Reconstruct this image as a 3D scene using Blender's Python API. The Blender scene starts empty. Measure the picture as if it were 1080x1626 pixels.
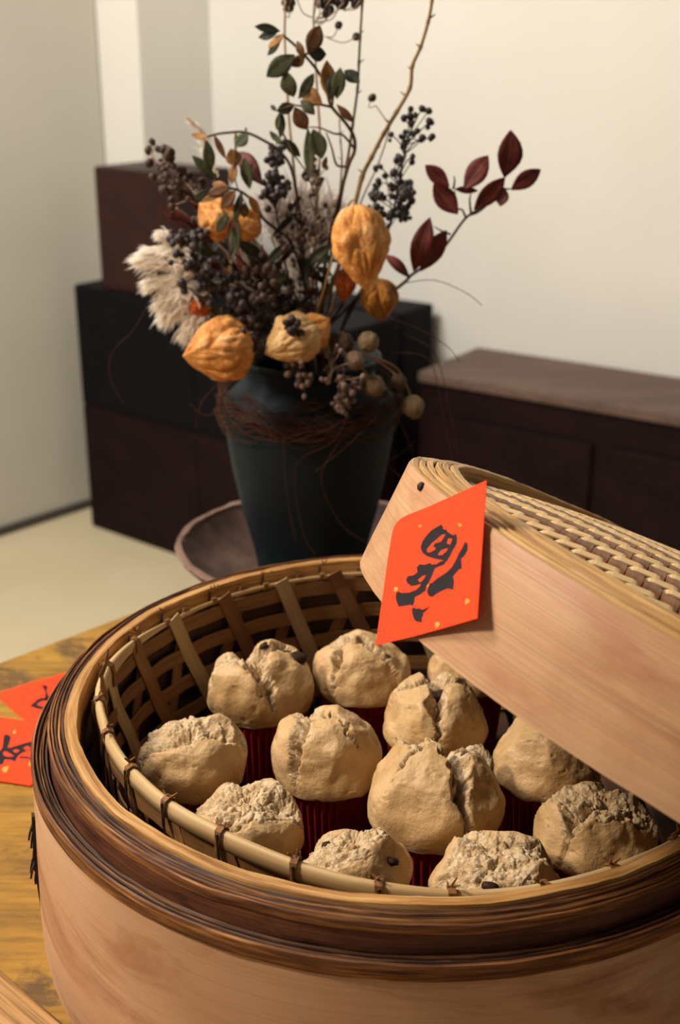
import bpy, bmesh, math, random
import numpy as np
from mathutils import Vector, Matrix, noise

# ------------------------------------------------------------------ camera
CH = 1.22                      # camera height above the floor
PITCH = math.radians(21.0)
FPX = 2000.0                   # focal length in pixels of the 1080x1626 frame
scn = bpy.context.scene
cd = bpy.data.cameras.new('camera'); cam = bpy.data.objects.new('camera', cd)
scn.collection.objects.link(cam); scn.camera = cam
cam.location = (0, 0, CH); cam.rotation_euler = (math.pi/2 - PITCH, 0, 0)
cd.sensor_fit = 'VERTICAL'; cd.sensor_height = 36.0; cd.lens = FPX/1626*36.0
cd.clip_start = 0.02
cd.dof.use_dof = True; cd.dof.focus_distance = 0.60; cd.dof.aperture_fstop = 11.0

# ------------------------------------------------------------------ world, lights, exposure
wd = bpy.data.worlds.new('world'); scn.world = wd; wd.use_nodes = True
wd.node_tree.nodes['Background'].inputs[0].default_value = (1.0, 0.91, 0.80, 1)
wd.node_tree.nodes['Background'].inputs[1].default_value = 0.19

def area(name, loc, target, size, power, col):
    l = bpy.data.lights.new(name, 'AREA'); l.shape = 'DISK'; l.size = size; l.energy = power; l.color = col
    o = bpy.data.objects.new(name, l); scn.collection.objects.link(o); o.location = loc
    o.rotation_euler = (Vector(target)-Vector(loc)).to_track_quat('-Z', 'Y').to_euler()
    return o
area('table_lamp_light', (-1.05, 0.42, 1.92), (0.05, 0.6, 0.85), 0.24, 18.5, (1.0, 0.85, 0.68))
area('ceiling_light', (-1.25, 1.25, 2.65), (0.35, 2.8, 0.7), 0.8, 62.0, (1.0, 0.95, 0.88))
scn.view_settings.view_transform = 'Standard'; scn.view_settings.look = 'None'
scn.view_settings.gamma = 1.0; scn.view_settings.use_curve_mapping = False
scn.view_settings.exposure = 0.0

C = scn.collection
PI = math.pi
rnd = random.Random(7)

# ------------------------------------------------------------------ geometry of the view (used once, to find real positions)
_c, _s = math.cos(PITCH), math.sin(PITCH)
def ray(x, y):
    X = (x-540)/FPX; Y = (813-y)/FPX
    return Vector((X, _c+_s*Y, -_s+_c*Y))
def on_z(x, y, z):             # point at height z
    r = ray(x, y); return Vector((0, 0, CH)) + r*((z-CH)/r.z)
def on_y(x, y, Y):             # point at distance Y in front
    r = ray(x, y); return Vector((0, 0, CH)) + r*(Y/r.y)
def on_plane(x, y, p0, n):
    r = ray(x, y); o = Vector((0, 0, CH)); return o + r*((p0-o).dot(n)/r.dot(n))

# ------------------------------------------------------------------ materials
def lin(h):
    h = h.lstrip('#'); v = [int(h[i:i+2], 16)/255 for i in (0, 2, 4)]
    return tuple((c/12.92 if c <= .04045 else ((c+.055)/1.055)**2.4) for c in v)+(1,)

class NT:
    def __init__(s, name, rough=.6, spec=.3):
        s.m = bpy.data.materials.new(name); s.m.use_nodes = True; s.t = s.m.node_tree; s.b = s.t.nodes['Principled BSDF']
        s.b.inputs['Roughness'].default_value = rough; s.b.inputs['Specular IOR Level'].default_value = spec
    def n(s, typ, **kw):
        nd = s.t.nodes.new(typ)
        for k, v in kw.items():
            if k in nd.inputs: nd.inputs[k].default_value = v
            else: setattr(nd, k, v)
        return nd
    def l(s, a, b): s.t.links.new(a, b)
    def coord(s, kind='Object', scale=(1, 1, 1)):
        tc = s.n('ShaderNodeTexCoord'); mp = s.n('ShaderNodeMapping'); mp.inputs['Scale'].default_value = scale
        s.l(tc.outputs[kind], mp.inputs['Vector']); return mp.outputs[0]
    def noise(s, vec, scale=5, detail=4, rough=.55, dist=0):
        nd = s.n('ShaderNodeTexNoise'); nd.inputs['Scale'].default_value = scale; nd.inputs['Detail'].default_value = detail
        nd.inputs['Roughness'].default_value = rough; nd.inputs['Distortion'].default_value = dist
        s.l(vec, nd.inputs['Vector']); return nd.outputs[0]
    def ramp(s, fac, stops):
        r = s.n('ShaderNodeValToRGB'); e = r.color_ramp.elements
        while len(e) < len(stops): e.new(.5)
        for el, (p, c) in zip(e, stops): el.position = p; el.color = lin(c) if isinstance(c, str) else c
        s.l(fac, r.inputs[0]); return r.outputs[0]
    def mix(s, fac, a, b, mode='MIX'):
        m = s.n('ShaderNodeMix'); m.data_type = 'RGBA'; m.blend_type = mode
        for inp, v in ((m.inputs[0], fac), (m.inputs[6], a), (m.inputs[7], b)):
            if hasattr(v, 'is_output'): s.l(v, inp)
            elif isinstance(v, str): inp.default_value = lin(v)
            else: inp.default_value = v
        return m.outputs[2]
    def color(s, c):
        if hasattr(c, 'is_output'): s.l(c, s.b.inputs['Base Color'])
        else: s.b.inputs['Base Color'].default_value = lin(c)
    def bump(s, h, strength=.3, dist=.001):
        b = s.n('ShaderNodeBump'); b.inputs['Strength'].default_value = strength; b.inputs['Distance'].default_value = dist
        s.l(h, b.inputs['Height']); s.l(b.outputs[0], s.b.inputs['Normal'])

def grain(name, stops, scale=(4, 40), kind='UV', rough=.6, fine=(6, 400), fine_amt=.35, bump=.25, bd=.0006, spec=.25, stain=None, rand=.0):
    """wood / bamboo: long streaks along u, fine fibres across v (uv in metres)"""
    t = NT(name, rough, spec)
    v1 = t.coord(kind, (scale[0], scale[1], scale[1])); v2 = t.coord(kind, (fine[0], fine[1], fine[1]))
    n1 = t.noise(v1, 1, 5, .6, .3); n2 = t.noise(v2, 1, 2, .5)
    c = t.ramp(n1, stops)
    g = t.ramp(n2, [(.3, (1-fine_amt,)*3+(1,)), (.62, (1, 1, 1, 1))])
    c = t.mix(1.0, c, g, 'MULTIPLY')
    if stain:
        n3 = t.noise(t.coord(kind, (stain[1], stain[2], stain[2])), 1, 6, .65, .6)
        f = t.ramp(n3, [(stain[3], (0, 0, 0, 1)), (stain[4], (1, 1, 1, 1))])
        c = t.mix(f, c, stain[0])
    if rand:
        oi = t.n('ShaderNodeObjectInfo'); h = t.n('ShaderNodeHueSaturation')
        mr = t.n('ShaderNodeMapRange'); mr.inputs[3].default_value = 1-rand; mr.inputs[4].default_value = 1+rand
        t.l(oi.outputs['Random'], mr.inputs[0]); t.l(mr.outputs[0], h.inputs['Value']); t.l(c, h.inputs['Color']); c = h.outputs[0]
    t.color(c); t.bump(n2, bump, bd)
    return t.m

def speck(name, stops, scale=20, rough=.7, spec=.3, bump=.2, bd=.001, detail=5, rand=0):
    t = NT(name, rough, spec); n1 = t.noise(t.coord('Object'), scale, detail, .6)
    c = t.ramp(n1, stops)
    if rand:
        oi = t.n('ShaderNodeObjectInfo'); h = t.n('ShaderNodeHueSaturation')
        mr = t.n('ShaderNodeMapRange'); mr.inputs[3].default_value = 1-rand; mr.inputs[4].default_value = 1+rand
        t.l(oi.outputs['Random'], mr.inputs[0]); t.l(mr.outputs[0], h.inputs['Value']); t.l(c, h.inputs['Color']); c = h.outputs[0]
    t.color(c); t.bump(n1, bump, bd); return t.m

M = {}
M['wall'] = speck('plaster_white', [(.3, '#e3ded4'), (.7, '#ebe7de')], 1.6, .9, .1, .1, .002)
M['wall_shaded'] = speck('plaster_left_shaded', [(.3, '#cdc8bb'), (.7, '#d6d1c4')], 2.0, .9, .1, .1, .002)  # lesser light on the left wall put into its plaster colour
M['floor'] = speck('floor_beige', [(.3, '#d3c3a0'), (.7, '#dbccab')], 3, .75, .2, .1, .002)
M['skirt'] = speck('skirting_dark', [(.3, '#4a4440'), (.7, '#5a524c')], 8)
M['chest'] = grain('dark_red_wood', [(.3, '#1a0d0f'), (.7, '#241214')], (3, 14), 'Object', .6, (8, 120), .3, .1, spec=.1)
M['chest_top'] = grain('brown_red_wood', [(.3, '#2b1513'), (.7, '#381c18')], (3, 14), 'Object', .5, (8, 120), .3, .1)
M['chest_black'] = grain('black_wood', [(.3, '#100e12'), (.7, '#161317')], (3, 14), 'Object', .65, (8, 120), .3, .1, spec=.08)
M['cab_top'] = grain('worn_brown_top', [(.3, '#5d4a42'), (.7, '#755f55')], (3, 20), 'Object', .55, (8, 120), .25, .1)
M['iron'] = speck('dark_iron', [(.3, '#1c1a1a'), (.7, '#2c2826')], 60, .5)

def table_mat():
    t = NT('worn_yellow_paint', .55, .3)
    v = t.coord('Object', (1, 1, 1)); n1 = t.noise(t.coord('Object', (9, 26, 9)), 1, 6, .65, .5); n2 = t.noise(v, 13, 7, .7, .4)
    n3 = t.noise(t.coord('Object', (20, 260, 20)), 1, 3, .5)
    c = t.ramp(n1, [(.28, '#755422'), (.5, '#9f7629'), (.75, '#b38831')])
    f = t.ramp(n2, [(.52, (0, 0, 0, 1)), (.60, (1, 1, 1, 1))])
    c = t.mix(f, c, '#6c5029')
    f2 = t.ramp(n3, [(.35, (.75, .72, .7, 1)), (.6, (1, 1, 1, 1))]); c = t.mix(1, c, f2, 'MULTIPLY')
    t.color(c); t.bump(n2, .2, .0008); return t.m
M['table'] = table_mat()
M['board'] = grain('pale_board', [(.36, '#6d4c30'), (.45, '#b98c58'), (.6, '#cfa570'), (.72, '#dcb986')], (4, 130), 'UV', .55, (10, 500), .3, .2)

M['hoop_body'] = grain('bamboo_pink', [(.25, '#b88d6c'), (.45, '#cba07c'), (.7, '#d5ae8c')], (5, 24), 'UV', .5, (6, 900), .12, .12, .0003, .35,
                       stain=('#a06a48', 8, 30, .50, .70))
M['hoop_rim'] = grain('bamboo_rim_brown', [(.34, '#3f2516'), (.5, '#774a2a'), (.62, '#a8723f'), (.72, '#cf9c62')], (18, 330), 'UV', .55, (30, 1800), .4, .4, .0006, .25)
M['hoop_rim_dark'] = grain('bamboo_rim_dark', [(.34, '#2c1a11'), (.52, '#50311e'), (.68, '#8a5c35')], (16, 300), 'UV', .55, (30, 1800), .4, .4, .0006, .25)
M['hoop_band'] = grain('bamboo_band_red_brown', [(.32, '#4a2a1e'), (.5, '#6f4330'), (.66, '#8a573c')], (9, 60), 'UV', .6, (14, 900), .3, .3, .0005, .22, stain=('#3a2018', 14, 60, .52, .66))
M['hoop_bright'] = grain('bamboo_rim_bright', [(.32, '#8a5c30'), (.5, '#bd8a4e'), (.68, '#dcae70')], (16, 380), 'UV', .5, (24, 1500), .35, .35, .0006, .3)
M['hoop_inner'] = grain('bamboo_inside_shaded', [(.3, '#2b1c12'), (.6, '#4a3120')], (5, 60), 'UV', .7, (9, 600), .3, .2)  # darkened bamboo: shade of the steamer's inside put into the colour
M['lid_side'] = grain('bamboo_lid_side', [(.25, '#b98a64'), (.5, '#c4966d'), (.75, '#cda27c')], (6, 34), 'UV', .5, (5, 1000), .20, .35, .0004, .35,
                      stain=('#a87250', 9, 40, .50, .72))
M['lid_rim'] = grain('bamboo_lid_rim', [(.3, '#8e6337'), (.48, '#c4975c'), (.7, '#dcb47a')], (6, 380), 'UV', .5, (9, 1600), .3, .3, .0005, .35)
M['strip_light'] = grain('bamboo_strip_light', [(.3, '#cda46a'), (.7, '#e6c48e')], (14, 200), 'UV', .5, (20, 1500), .2, .2, .0003, .35, rand=.10)
M['strip_brown'] = grain('bamboo_strip_brown', [(.3, '#6e4525'), (.5, '#8f5b35'), (.7, '#a8734a')], (14, 300), 'UV', .5, (20, 1500), .3, .2, .0003, .35, rand=.14)
M['lat_light'] = grain('lattice_strip_light', [(.3, '#b0946a'), (.7, '#cfb184')], (14, 200), 'UV', .6, (20, 1200), .25, .2, .0003, .25, rand=.12)
M['lat_dark'] = grain('lattice_strip_dark', [(.3, '#6a4529'), (.7, '#875c3a')], (14, 200), 'UV', .6, (20, 1200), .3, .2, .0003, .25, rand=.15)
M['lat_mid'] = grain('lattice_band', [(.3, '#7d5633'), (.7, '#a0754a')], (10, 200), 'UV', .6, (20, 1200), .3, .2, .0003, .25, rand=.1)
M['binding'] = grain('rim_binding_tan', [(.25, '#b18d5c'), (.5, '#cbaa78'), (.75, '#d8bb8c')], (9, 160), 'UV', .5, (9, 900), .15, .15, .0003, .3)
M['tie'] = speck('tie_brown', [(.3, '#6a4526'), (.7, '#96693c')], 300)
M['tie_dark'] = speck('tie_dark', [(.3, '#33231a'), (.7, '#4a3325')], 300)
M['straw_black'] = speck('straw_black', [(.3, '#1c1816'), (.7, '#383029')], 200)

def paper_mat():
    t = NT('red_paper', .75, .15); v = t.coord('Object'); n = t.noise(v, 900, 2, .5)
    t.color(t.ramp(n, [(.3, '#f2401c'), (.7, '#fb4c26')])); t.bump(n, .08, .0002); return t.m
M['paper'] = paper_mat()
M['ink'] = speck('black_ink', [(.3, '#1d191c'), (.7, '#262124')], 200, .7, .2)
M['gold'] = speck('gold_fleck', [(.3, '#f0963a'), (.7, '#f4a648')], 300, .5)

def cake_mat(name='steamed_cake', r0=.46):
    t = NT(name, .5, .28)
    at = t.n('ShaderNodeAttribute'); at.attribute_name = 'crumb'; cr = at.outputs['Fac']
    v = t.coord('Object'); n1 = t.noise(v, 45, 4, .6); n2 = t.noise(v, 420, 4, .7); n3 = t.noise(v, 150, 5, .7)
    skin = t.ramp(n1, [(.3, '#b8925f'), (.7, '#d0ae80')])
    pores = t.ramp(n3, [(.30, '#8d673f'), (.37, (1, 1, 1, 1))]); skin = t.mix(.5, skin, pores, 'MULTIPLY')
    crumb = t.ramp(n3, [(.28, '#94724c'), (.44, '#c4a57c'), (.62, '#dfc8a4')])
    c = t.mix(cr, skin, crumb); t.color(c)
    mr = t.n('ShaderNodeMapRange'); mr.inputs[3].default_value = r0; mr.inputs[4].default_value = .9
    t.l(cr, mr.inputs[0]); t.l(mr.outputs[0], t.b.inputs['Roughness'])
    mx = t.n('ShaderNodeMath'); mx.operation = 'MULTIPLY_ADD'; mx.inputs[1].default_value = .75; mx.inputs[2].default_value = .28
    t.l(cr, mx.inputs[0]); mm = t.n('ShaderNodeMath'); mm.operation = 'MULTIPLY'; t.l(mx.outputs[0], mm.inputs[0])
    ad = t.n('ShaderNodeMath'); ad.operation = 'ADD'; t.l(n2, ad.inputs[0]); t.l(n3, ad.inputs[1]); t.l(ad.outputs[0], mm.inputs[1])
    t.bump(mm.outputs[0], .8, .0024)
    t.b.inputs['Subsurface Weight'].default_value = .12; t.b.inputs['Subsurface Radius'].default_value = (.006, .003, .0015)
    t.b.inputs['Subsurface Scale'].default_value = .5
    return t.m
M['cake'] = cake_mat(); M['cake_wet'] = cake_mat('steamed_cake_glossy', .30)
M['cup'] = speck('red_paper_cup', [(.3, '#680f15'), (.7, '#83151b')], 120, .55, .3)
M['raisin'] = speck('raisin', [(.3, '#20120d'), (.7, '#3a2116')], 300, .6, .2, .5)

M['vase'] = speck('dark_teal_glaze', [(.3, '#0d171d'), (.7, '#16242b')], 14, .62, .2, .15, .001)
M['dish'] = speck('weathered_wood_dish', [(.3, '#33251f'), (.5, '#4f3c35'), (.72, '#6b554b')], 22, .75, .2, .5, .003, 7)
M['dish_rim'] = speck('dish_rim', [(.3, '#6b5146'), (.7, '#8c7063')], 40, .7)
def leaf_mat(name, stops, back=None):
    t = NT(name, .6, .25); v = t.coord('UV', (1, 1, 1)); n1 = t.noise(t.coord('Object'), 160, 4, .6)
    c = t.ramp(n1, stops)
    sx = t.n('ShaderNodeSeparateXYZ'); t.l(v, sx.inputs[0])
    ma = t.n('ShaderNodeMath'); ma.operation = 'SUBTRACT'; t.l(sx.outputs[1], ma.inputs[0]); ma.inputs[1].default_value = .5
    mb = t.n('ShaderNodeMath'); mb.operation = 'ABSOLUTE'; t.l(ma.outputs[0], mb.inputs[0])
    f = t.ramp(mb.outputs[0], [(.0, (.3, .3, .3, 1)), (.06, (0, 0, 0, 1))])
    c = t.mix(f, c, '#8b7352'); t.color(c); t.bump(n1, .3, .0006); return t.m
M['leaf_green'] = leaf_mat('leaf_dry_green', [(.3, '#3a3d2b'), (.7, '#565a40')])
M['leaf_dark'] = leaf_mat('leaf_dark', [(.3, '#262a22'), (.7, '#3a3f30')])
M['leaf_tan'] = leaf_mat('leaf_tan', [(.3, '#8d6238'), (.7, '#b98b58')])
M['leaf_brown'] = leaf_mat('leaf_brown', [(.3, '#4f3526'), (.7, '#7b5637')])
M['leaf_red'] = leaf_mat('leaf_red', [(.3, '#44181a'), (.7, '#6b2a22')])
M['stem'] = speck('stem_brown', [(.3, '#44301f'), (.7, '#644529')], 120)
M['stem_dark'] = speck('stem_dark', [(.3, '#2a211f'), (.7, '#423330')], 120)
M['stem_tan'] = speck('stem_tan', [(.3, '#84663f'), (.7, '#a78454')], 90)
M['stem_pale'] = speck('stem_pale', [(.3, '#957b68'), (.7, '#b39a86')], 90)
M['berry'] = speck('berry_dark', [(.3, '#271e20'), (.7, '#40302f')], 250, .5, .4)
M['berry_brown'] = speck('berry_brown', [(.3, '#33251f'), (.7, '#533c33')], 250, .6)
M['bud_pink'] = speck('bud_pinkish', [(.3, '#5a463f'), (.6, '#7d655b'), (.75, '#a38b80')], 250, .6)
def lantern_mat(name, a, b, c3):
    t = NT(name, .6, .25); v = t.coord('Object'); n = t.noise(v, 60, 5, .6, .5); n2 = t.noise(v, 230, 4, .6, 1.5)
    at = t.n('ShaderNodeAttribute'); at.attribute_name = 'rib'
    c = t.ramp(n, [(.3, a), (.5, b), (.72, c3)])
    g = t.ramp(n2, [(.40, (.72, .60, .5, 1)), (.5, (1, 1, 1, 1))]); c = t.mix(.8, c, g, 'MULTIPLY')
    c = t.mix(at.outputs['Fac'], c, a); t.color(c); t.bump(n2, .6, .002)
    t.b.inputs['Transmission Weight'].default_value = 0.0; return t.m
M['lantern'] = lantern_mat('lantern_orange', '#b8702c', '#e09f55', '#f0c48c')
M['lantern_pale'] = lantern_mat('lantern_pale', '#b88a4c', '#dcb57c', '#ecd2a4')
M['lantern_red'] = lantern_mat('lantern_red', '#a34a1c', '#c2602a', '#cd7540')
M['lantern_dim'] = lantern_mat('lantern_dim', '#7a4a18', '#a56c26', '#bb8438')
M['plume'] = speck('plume_white', [(.3, '#f2ebe0'), (.7, '#fffaf2')], 60, .9, .1)
def translucent(m, col, f=.45):
    t = m.node_tree; tr = t.nodes.new('ShaderNodeBsdfTranslucent'); tr.inputs[0].default_value = lin(col); mx = t.nodes.new('ShaderNodeMixShader'); mx.inputs[0].default_value = f
    t.links.new(t.nodes['Principled BSDF'].outputs[0], mx.inputs[1]); t.links.new(tr.outputs[0], mx.inputs[2]); t.links.new(mx.outputs[0], t.nodes['Material Output'].inputs[0])
translucent(M['plume'], '#fff8ee', .5)
M['plume_mauve'] = speck('plume_mauve', [(.3, '#a89890'), (.7, '#c9bab0')], 60, .9, .1)
translucent(M['plume_mauve'], '#c9bab0', .4)
M['moss'] = speck('fibre_brown', [(.3, '#3a241c'), (.7, '#55382a')], 60, .9, .1)
M['pod'] = speck('pod_tan', [(.3, '#4f3f30'), (.55, '#7a654b'), (.75, '#9a8262')], 90, .7, .2, .4)
M['pod_dark'] = speck('pod_dark', [(.3, '#352720'), (.7, '#56402f')], 90, .7)

# ------------------------------------------------------------------ builders
def link_mesh(name, verts, faces, mat, parent=None, uvs=None, smooth=True, attr=None, loc=None):
    me = bpy.data.meshes.new(name)
    off = Vector((0, 0, 0))
    if parent is not None and not parent.get('_local'): off = parent.location
    if loc is not None: off = Vector(loc)
    me.from_pydata([tuple(Vector(v)-off) for v in verts], [], faces)
    if uvs is not None:
        ul = me.uv_layers.new(name='UVMap')
        idx = np.empty(len(me.loops), dtype=np.int32); me.loops.foreach_get('vertex_index', idx)
        ul.data.foreach_set('uv', np.asarray(uvs, dtype=np.float32)[idx].ravel())
    if attr is not None:
        a = me.attributes.new(attr[0], 'FLOAT', 'POINT'); a.data.foreach_set('value', np.asarray(attr[1], dtype=np.float32))
    me.materials.append(mat)
    if smooth: me.polygons.foreach_set('use_smooth', [True]*len(me.polygons))
    me.update()
    o = bpy.data.objects.new(name, me); C.objects.link(o)
    if parent is not None: o.parent = parent
    elif loc is not None: o.location = loc
    return o

def thing(name, label, cat, loc, group=None, local=False, rot=None):
    o = bpy.data.objects.new(name, None); C.objects.link(o); o.empty_display_size = .02
    o.location = loc; o['label'] = label; o['category'] = cat
    if group: o['group'] = group
    if rot is not None: o.rotation_euler = rot
    if local: o['_local'] = 1
    return o
def tag(o, label, cat, group=None):
    o['label'] = label; o['category'] = cat
    if group: o['group'] = group
    return o

class MB:
    """collects shapes for one mesh"""
    def __init__(s): s.v = []; s.f = []; s.u = []
    def add(s, v, f, u=None):
        b = len(s.v); s.v += [Vector(p) for p in v]; s.f += [tuple(i+b for i in q) for q in f]
        s.u += list(u) if u is not None else [(0, 0)]*len(v)
    def grid(s, P, U=None, closed_u=False):
        nu = len(P); nv = len(P[0]); v = [p for row in P for p in row]; f = []
        for i in range(nu if closed_u else nu-1):
            for j in range(nv-1):
                a = i*nv+j; b = ((i+1) % nu)*nv+j; f.append((a, b, b+1, a+1))
        s.add(v, f, [q for row in U for q in row] if U else None)
    def tube(s, pts, radii, n=6, cap=True):
        pts = [Vector(p) for p in pts]
        if not hasattr(radii, '__len__'): radii = [radii]*len(pts)
        prev = None; rows = []; L = 0; us = []
        for i, p in enumerate(pts):
            t = (pts[min(i+1, len(pts)-1)]-pts[max(i-1, 0)])
            t = t.normalized() if t.length > 1e-9 else Vector((0, 0, 1))
            if prev is None: a = t.orthogonal().normalized()
            else:
                a = prev - t*prev.dot(t); a = a.normalized() if a.length > 1e-9 else t.orthogonal().normalized()
            prev = a; b = t.cross(a)
            if i: L += (p-pts[i-1]).length
            rows.append([p+(a*math.cos(2*PI*k/n)+b*math.sin(2*PI*k/n))*radii[i] for k in range(n)])
            us.append([(L, 2*PI*radii[i]*k/n) for k in range(n)])
        base = len(s.v)
        f = []
        for i in range(len(rows)-1):
            for k in range(n):
                a0 = i*n+k; a1 = i*n+(k+1) % n; f.append((a0, a1, a1+n, a0+n))
        if cap:
            f.append(tuple(range(n-1, -1, -1))); f.append(tuple((len(rows)-1)*n+k for k in range(n)))
        s.add([q for r in rows for q in r], f, [q for r in us for q in r])
    def ribbon(s, pts, sides, norms, w, th):
        """flat strip with a box section; w may be a list"""
        rows = []; us = []; L = 0
        for i, p in enumerate(pts):
            if i: L += (Vector(p)-Vector(pts[i-1])).length
            ww = w[i] if hasattr(w, '__len__') else w
            a = sides[i]*ww*.5; b = norms[i]*th*.5
            rows.append([p-a-b, p+a-b, p+a+b, p-a+b]); us.append([(L, 0), (L, ww), (L, ww), (L, 0)])
        n = 4; f = []
        for i in range(len(rows)-1):
            for k in range(n):
                a0 = i*n+k; a1 = i*n+(k+1) % n; f.append((a0, a1, a1+n, a0+n))
        f.append((3, 2, 1, 0)); m = (len(rows)-1)*n; f.append((m, m+1, m+2, m+3))
        s.add([q for r in rows for q in r], f, [q for r in us for q in r])
    def box(s, o, ax, ay, az, bevel=0):
        o = Vector(o); ax, ay, az = Vector(ax), Vector(ay), Vector(az)
        v = [o+ax*i+ay*j+az*k for k in (0, 1) for j in (0, 1) for i in (0, 1)]
        f = [(0, 2, 3, 1), (4, 5, 7, 6), (0, 1, 5, 4), (2, 6, 7, 3), (0, 4, 6, 2), (1, 3, 7, 5)]
        lx, ly, lz = ax.length, ay.length, az.length
        s.add(v, f, [(lx*i, ly*j+lz*k) for k in (0, 1) for j in (0, 1) for i in (0, 1)])
    def build(s, name, mat, parent=None, smooth=False, **kw):
        return link_mesh(name, s.v, s.f, mat, parent, s.u, smooth, **kw)

def bevel(o, w=.003, seg=2):
    m = o.modifiers.new('bevel', 'BEVEL'); m.width = w; m.segments = seg; m.limit_method = 'ANGLE'; return o

def ring(name, prof, mat, parent, n=160, jit=0.0, seed=0, centre=(0, 0), rfun=None, zfun=None, rsc=.2, start=PI/2):
    """lathe a closed profile of (r, z) round the z axis; uv in metres"""
    P = []; U = []; m = len(prof)
    vl = [0]
    for i in range(m): 
        a = prof[i]; b = prof[(i+1) % m]; vl.append(vl[-1]+math.hypot(a[0]-b[0], a[1]-b[1]))
    for i in range(n+1):
        th = start + 2*PI*i/n; row = []; ur = []
        for j in range(m+1):
            r, z = prof[j % m]
            q = Vector((math.cos(th)*3.0, math.sin(th)*3.0, seed*7.3+r*60))
            dr = jit*(noise.noise(q*2.0)+.5*noise.noise(q*7)); dz = jit*(noise.noise(q*2.3+Vector((9, 3, 1)))+.6*noise.noise(q*8+Vector((1, 3, 1))))
            rr = r+dr; zz = z+dz
            if rfun: rr = rfun(th, rr, zz)
            if zfun: zz = zfun(th, rr, zz)
            row.append(Vector((centre[0]+rr*math.cos(th), centre[1]+rr*math.sin(th), zz))); ur.append((rsc*(th-start), vl[j]+seed*.37))
        P.append(row); U.append(ur)
    b = MB(); b.grid(P, U)
    o = b.build(name, mat, parent, smooth=True)
    ed = o.modifiers.new('split', 'EDGE_SPLIT'); ed.split_angle = math.radians(40)
    return o

def smooth_path(pts, n=6):
    """Catmull-Rom through the points"""
    P = [Vector(p) for p in pts]; out = []
    for i in range(len(P)-1):
        p0 = P[max(i-1, 0)]; p1 = P[i]; p2 = P[i+1]; p3 = P[min(i+2, len(P)-1)]
        for k in range(n):
            t = k/n
            out.append(.5*((2*p1)+(p2-p0)*t+(2*p0-5*p1+4*p2-p3)*t*t+(3*p1-p0-3*p2+p3)*t**3))
    out.append(P[-1]); return out

# ================================================================== THE ROOM
RW = Vector((.825, -.565, 0)); RA = Vector((.565, .825, 0))       # along the long wall / into it
LW = Vector((.675, .738, 0)); LN = Vector((.738, -.675, 0))       # along the left wall / out of it
PW = Vector((.799, -.602, 0))
def struct(o): o['kind'] = 'structure'; return o
b = MB(); b.box((-3.2, -1.2, -.05), (6.4, 0, 0), (0, 5.6, 0), (0, 0, .05)); struct(b.build('floor', M['floor']))
pilA = Vector((-.60, 3.313, 0)); pilB = Vector((-.483, 3.225, 0)); cor = Vector((-.328, 3.395, 0))
b = MB(); st = pilA-LW*2.6; b.box(st, LW*2.6, -LN*.1, (0, 0, 2.8)); struct(b.build('wall_left', M['wall_shaded']))
b = MB(); b.box(pilA-LN*.1, pilB-pilA+LN*.1, LW*.40, (0, 0, 2.8)); struct(b.build('trim_1', M['wall']))
b = MB(); b.box(cor-RW*.15, RW*3.4, RA*.1, (0, 0, 2.8)); struct(b.build('wall_right', M['wall']))
b = MB(); b.box(st+LN*.001, LW*2.585, LN*.008, (0, 0, .022)); struct(b.build('baseboard_left', M['skirt']))

# --- chests on the floor
def chest(name, label, corner, dirv, length, depth, h, mat, drawers, group=None):
    nrm = Vector((-dirv.y, dirv.x, 0)); nrm = nrm if nrm.y > 0 else -nrm
    t = thing(name, label, 'chest', corner, group)
    b = MB(); b.box(corner, dirv*length, nrm*depth, (0, 0, h)); bevel(b.build('body', mat, t), .006)
    k = drawers; w = length/k
    for i in range(k):
        p = corner+dirv*(w*i+.015)-nrm*.0025+Vector((0, 0, .015))
        b = MB(); b.box(p, dirv*(w-.03), nrm*.006, (0, 0, h-.03)); d = bevel(b.build('drawer_front', mat, t), .003)
    return t
CD = Vector((.78, -.625, 0)).normalized(); c0 = Vector((-.653, 3.076, 0))
chest('stair_chest', 'lowest dark red wooden chest of the stack beside left wall, standing on beige floor', c0, CD, .84, .205, .333, M['chest'], 2, 'stacked chests by the left wall')
chest('stair_chest', 'black wooden chest in the middle of the stack by left wall', c0+Vector((0, 0, .333)), CD, .84, .20, .303, M['chest_black'], 2, 'stacked chests by the left wall')
chest('stair_chest', 'narrow red-brown topmost chest of the stack, in the left background', c0+CD*.10+Vector((0, .012, .636)), CD, .27, .18, .285, M['chest_top'], 1, 'stacked chests by the left wall')
pr = on_z(680, 478, .70); pr = on_y(640, 498, 2.86); bz = pr.z
chest('storage_box', 'tall black wooden box behind the bouquet, at left end of low brown-topped cabinet', Vector((pr.x, pr.y, 0))-RW*.33, RW, .33, .14, bz, M['chest_black'], 1)
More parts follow.
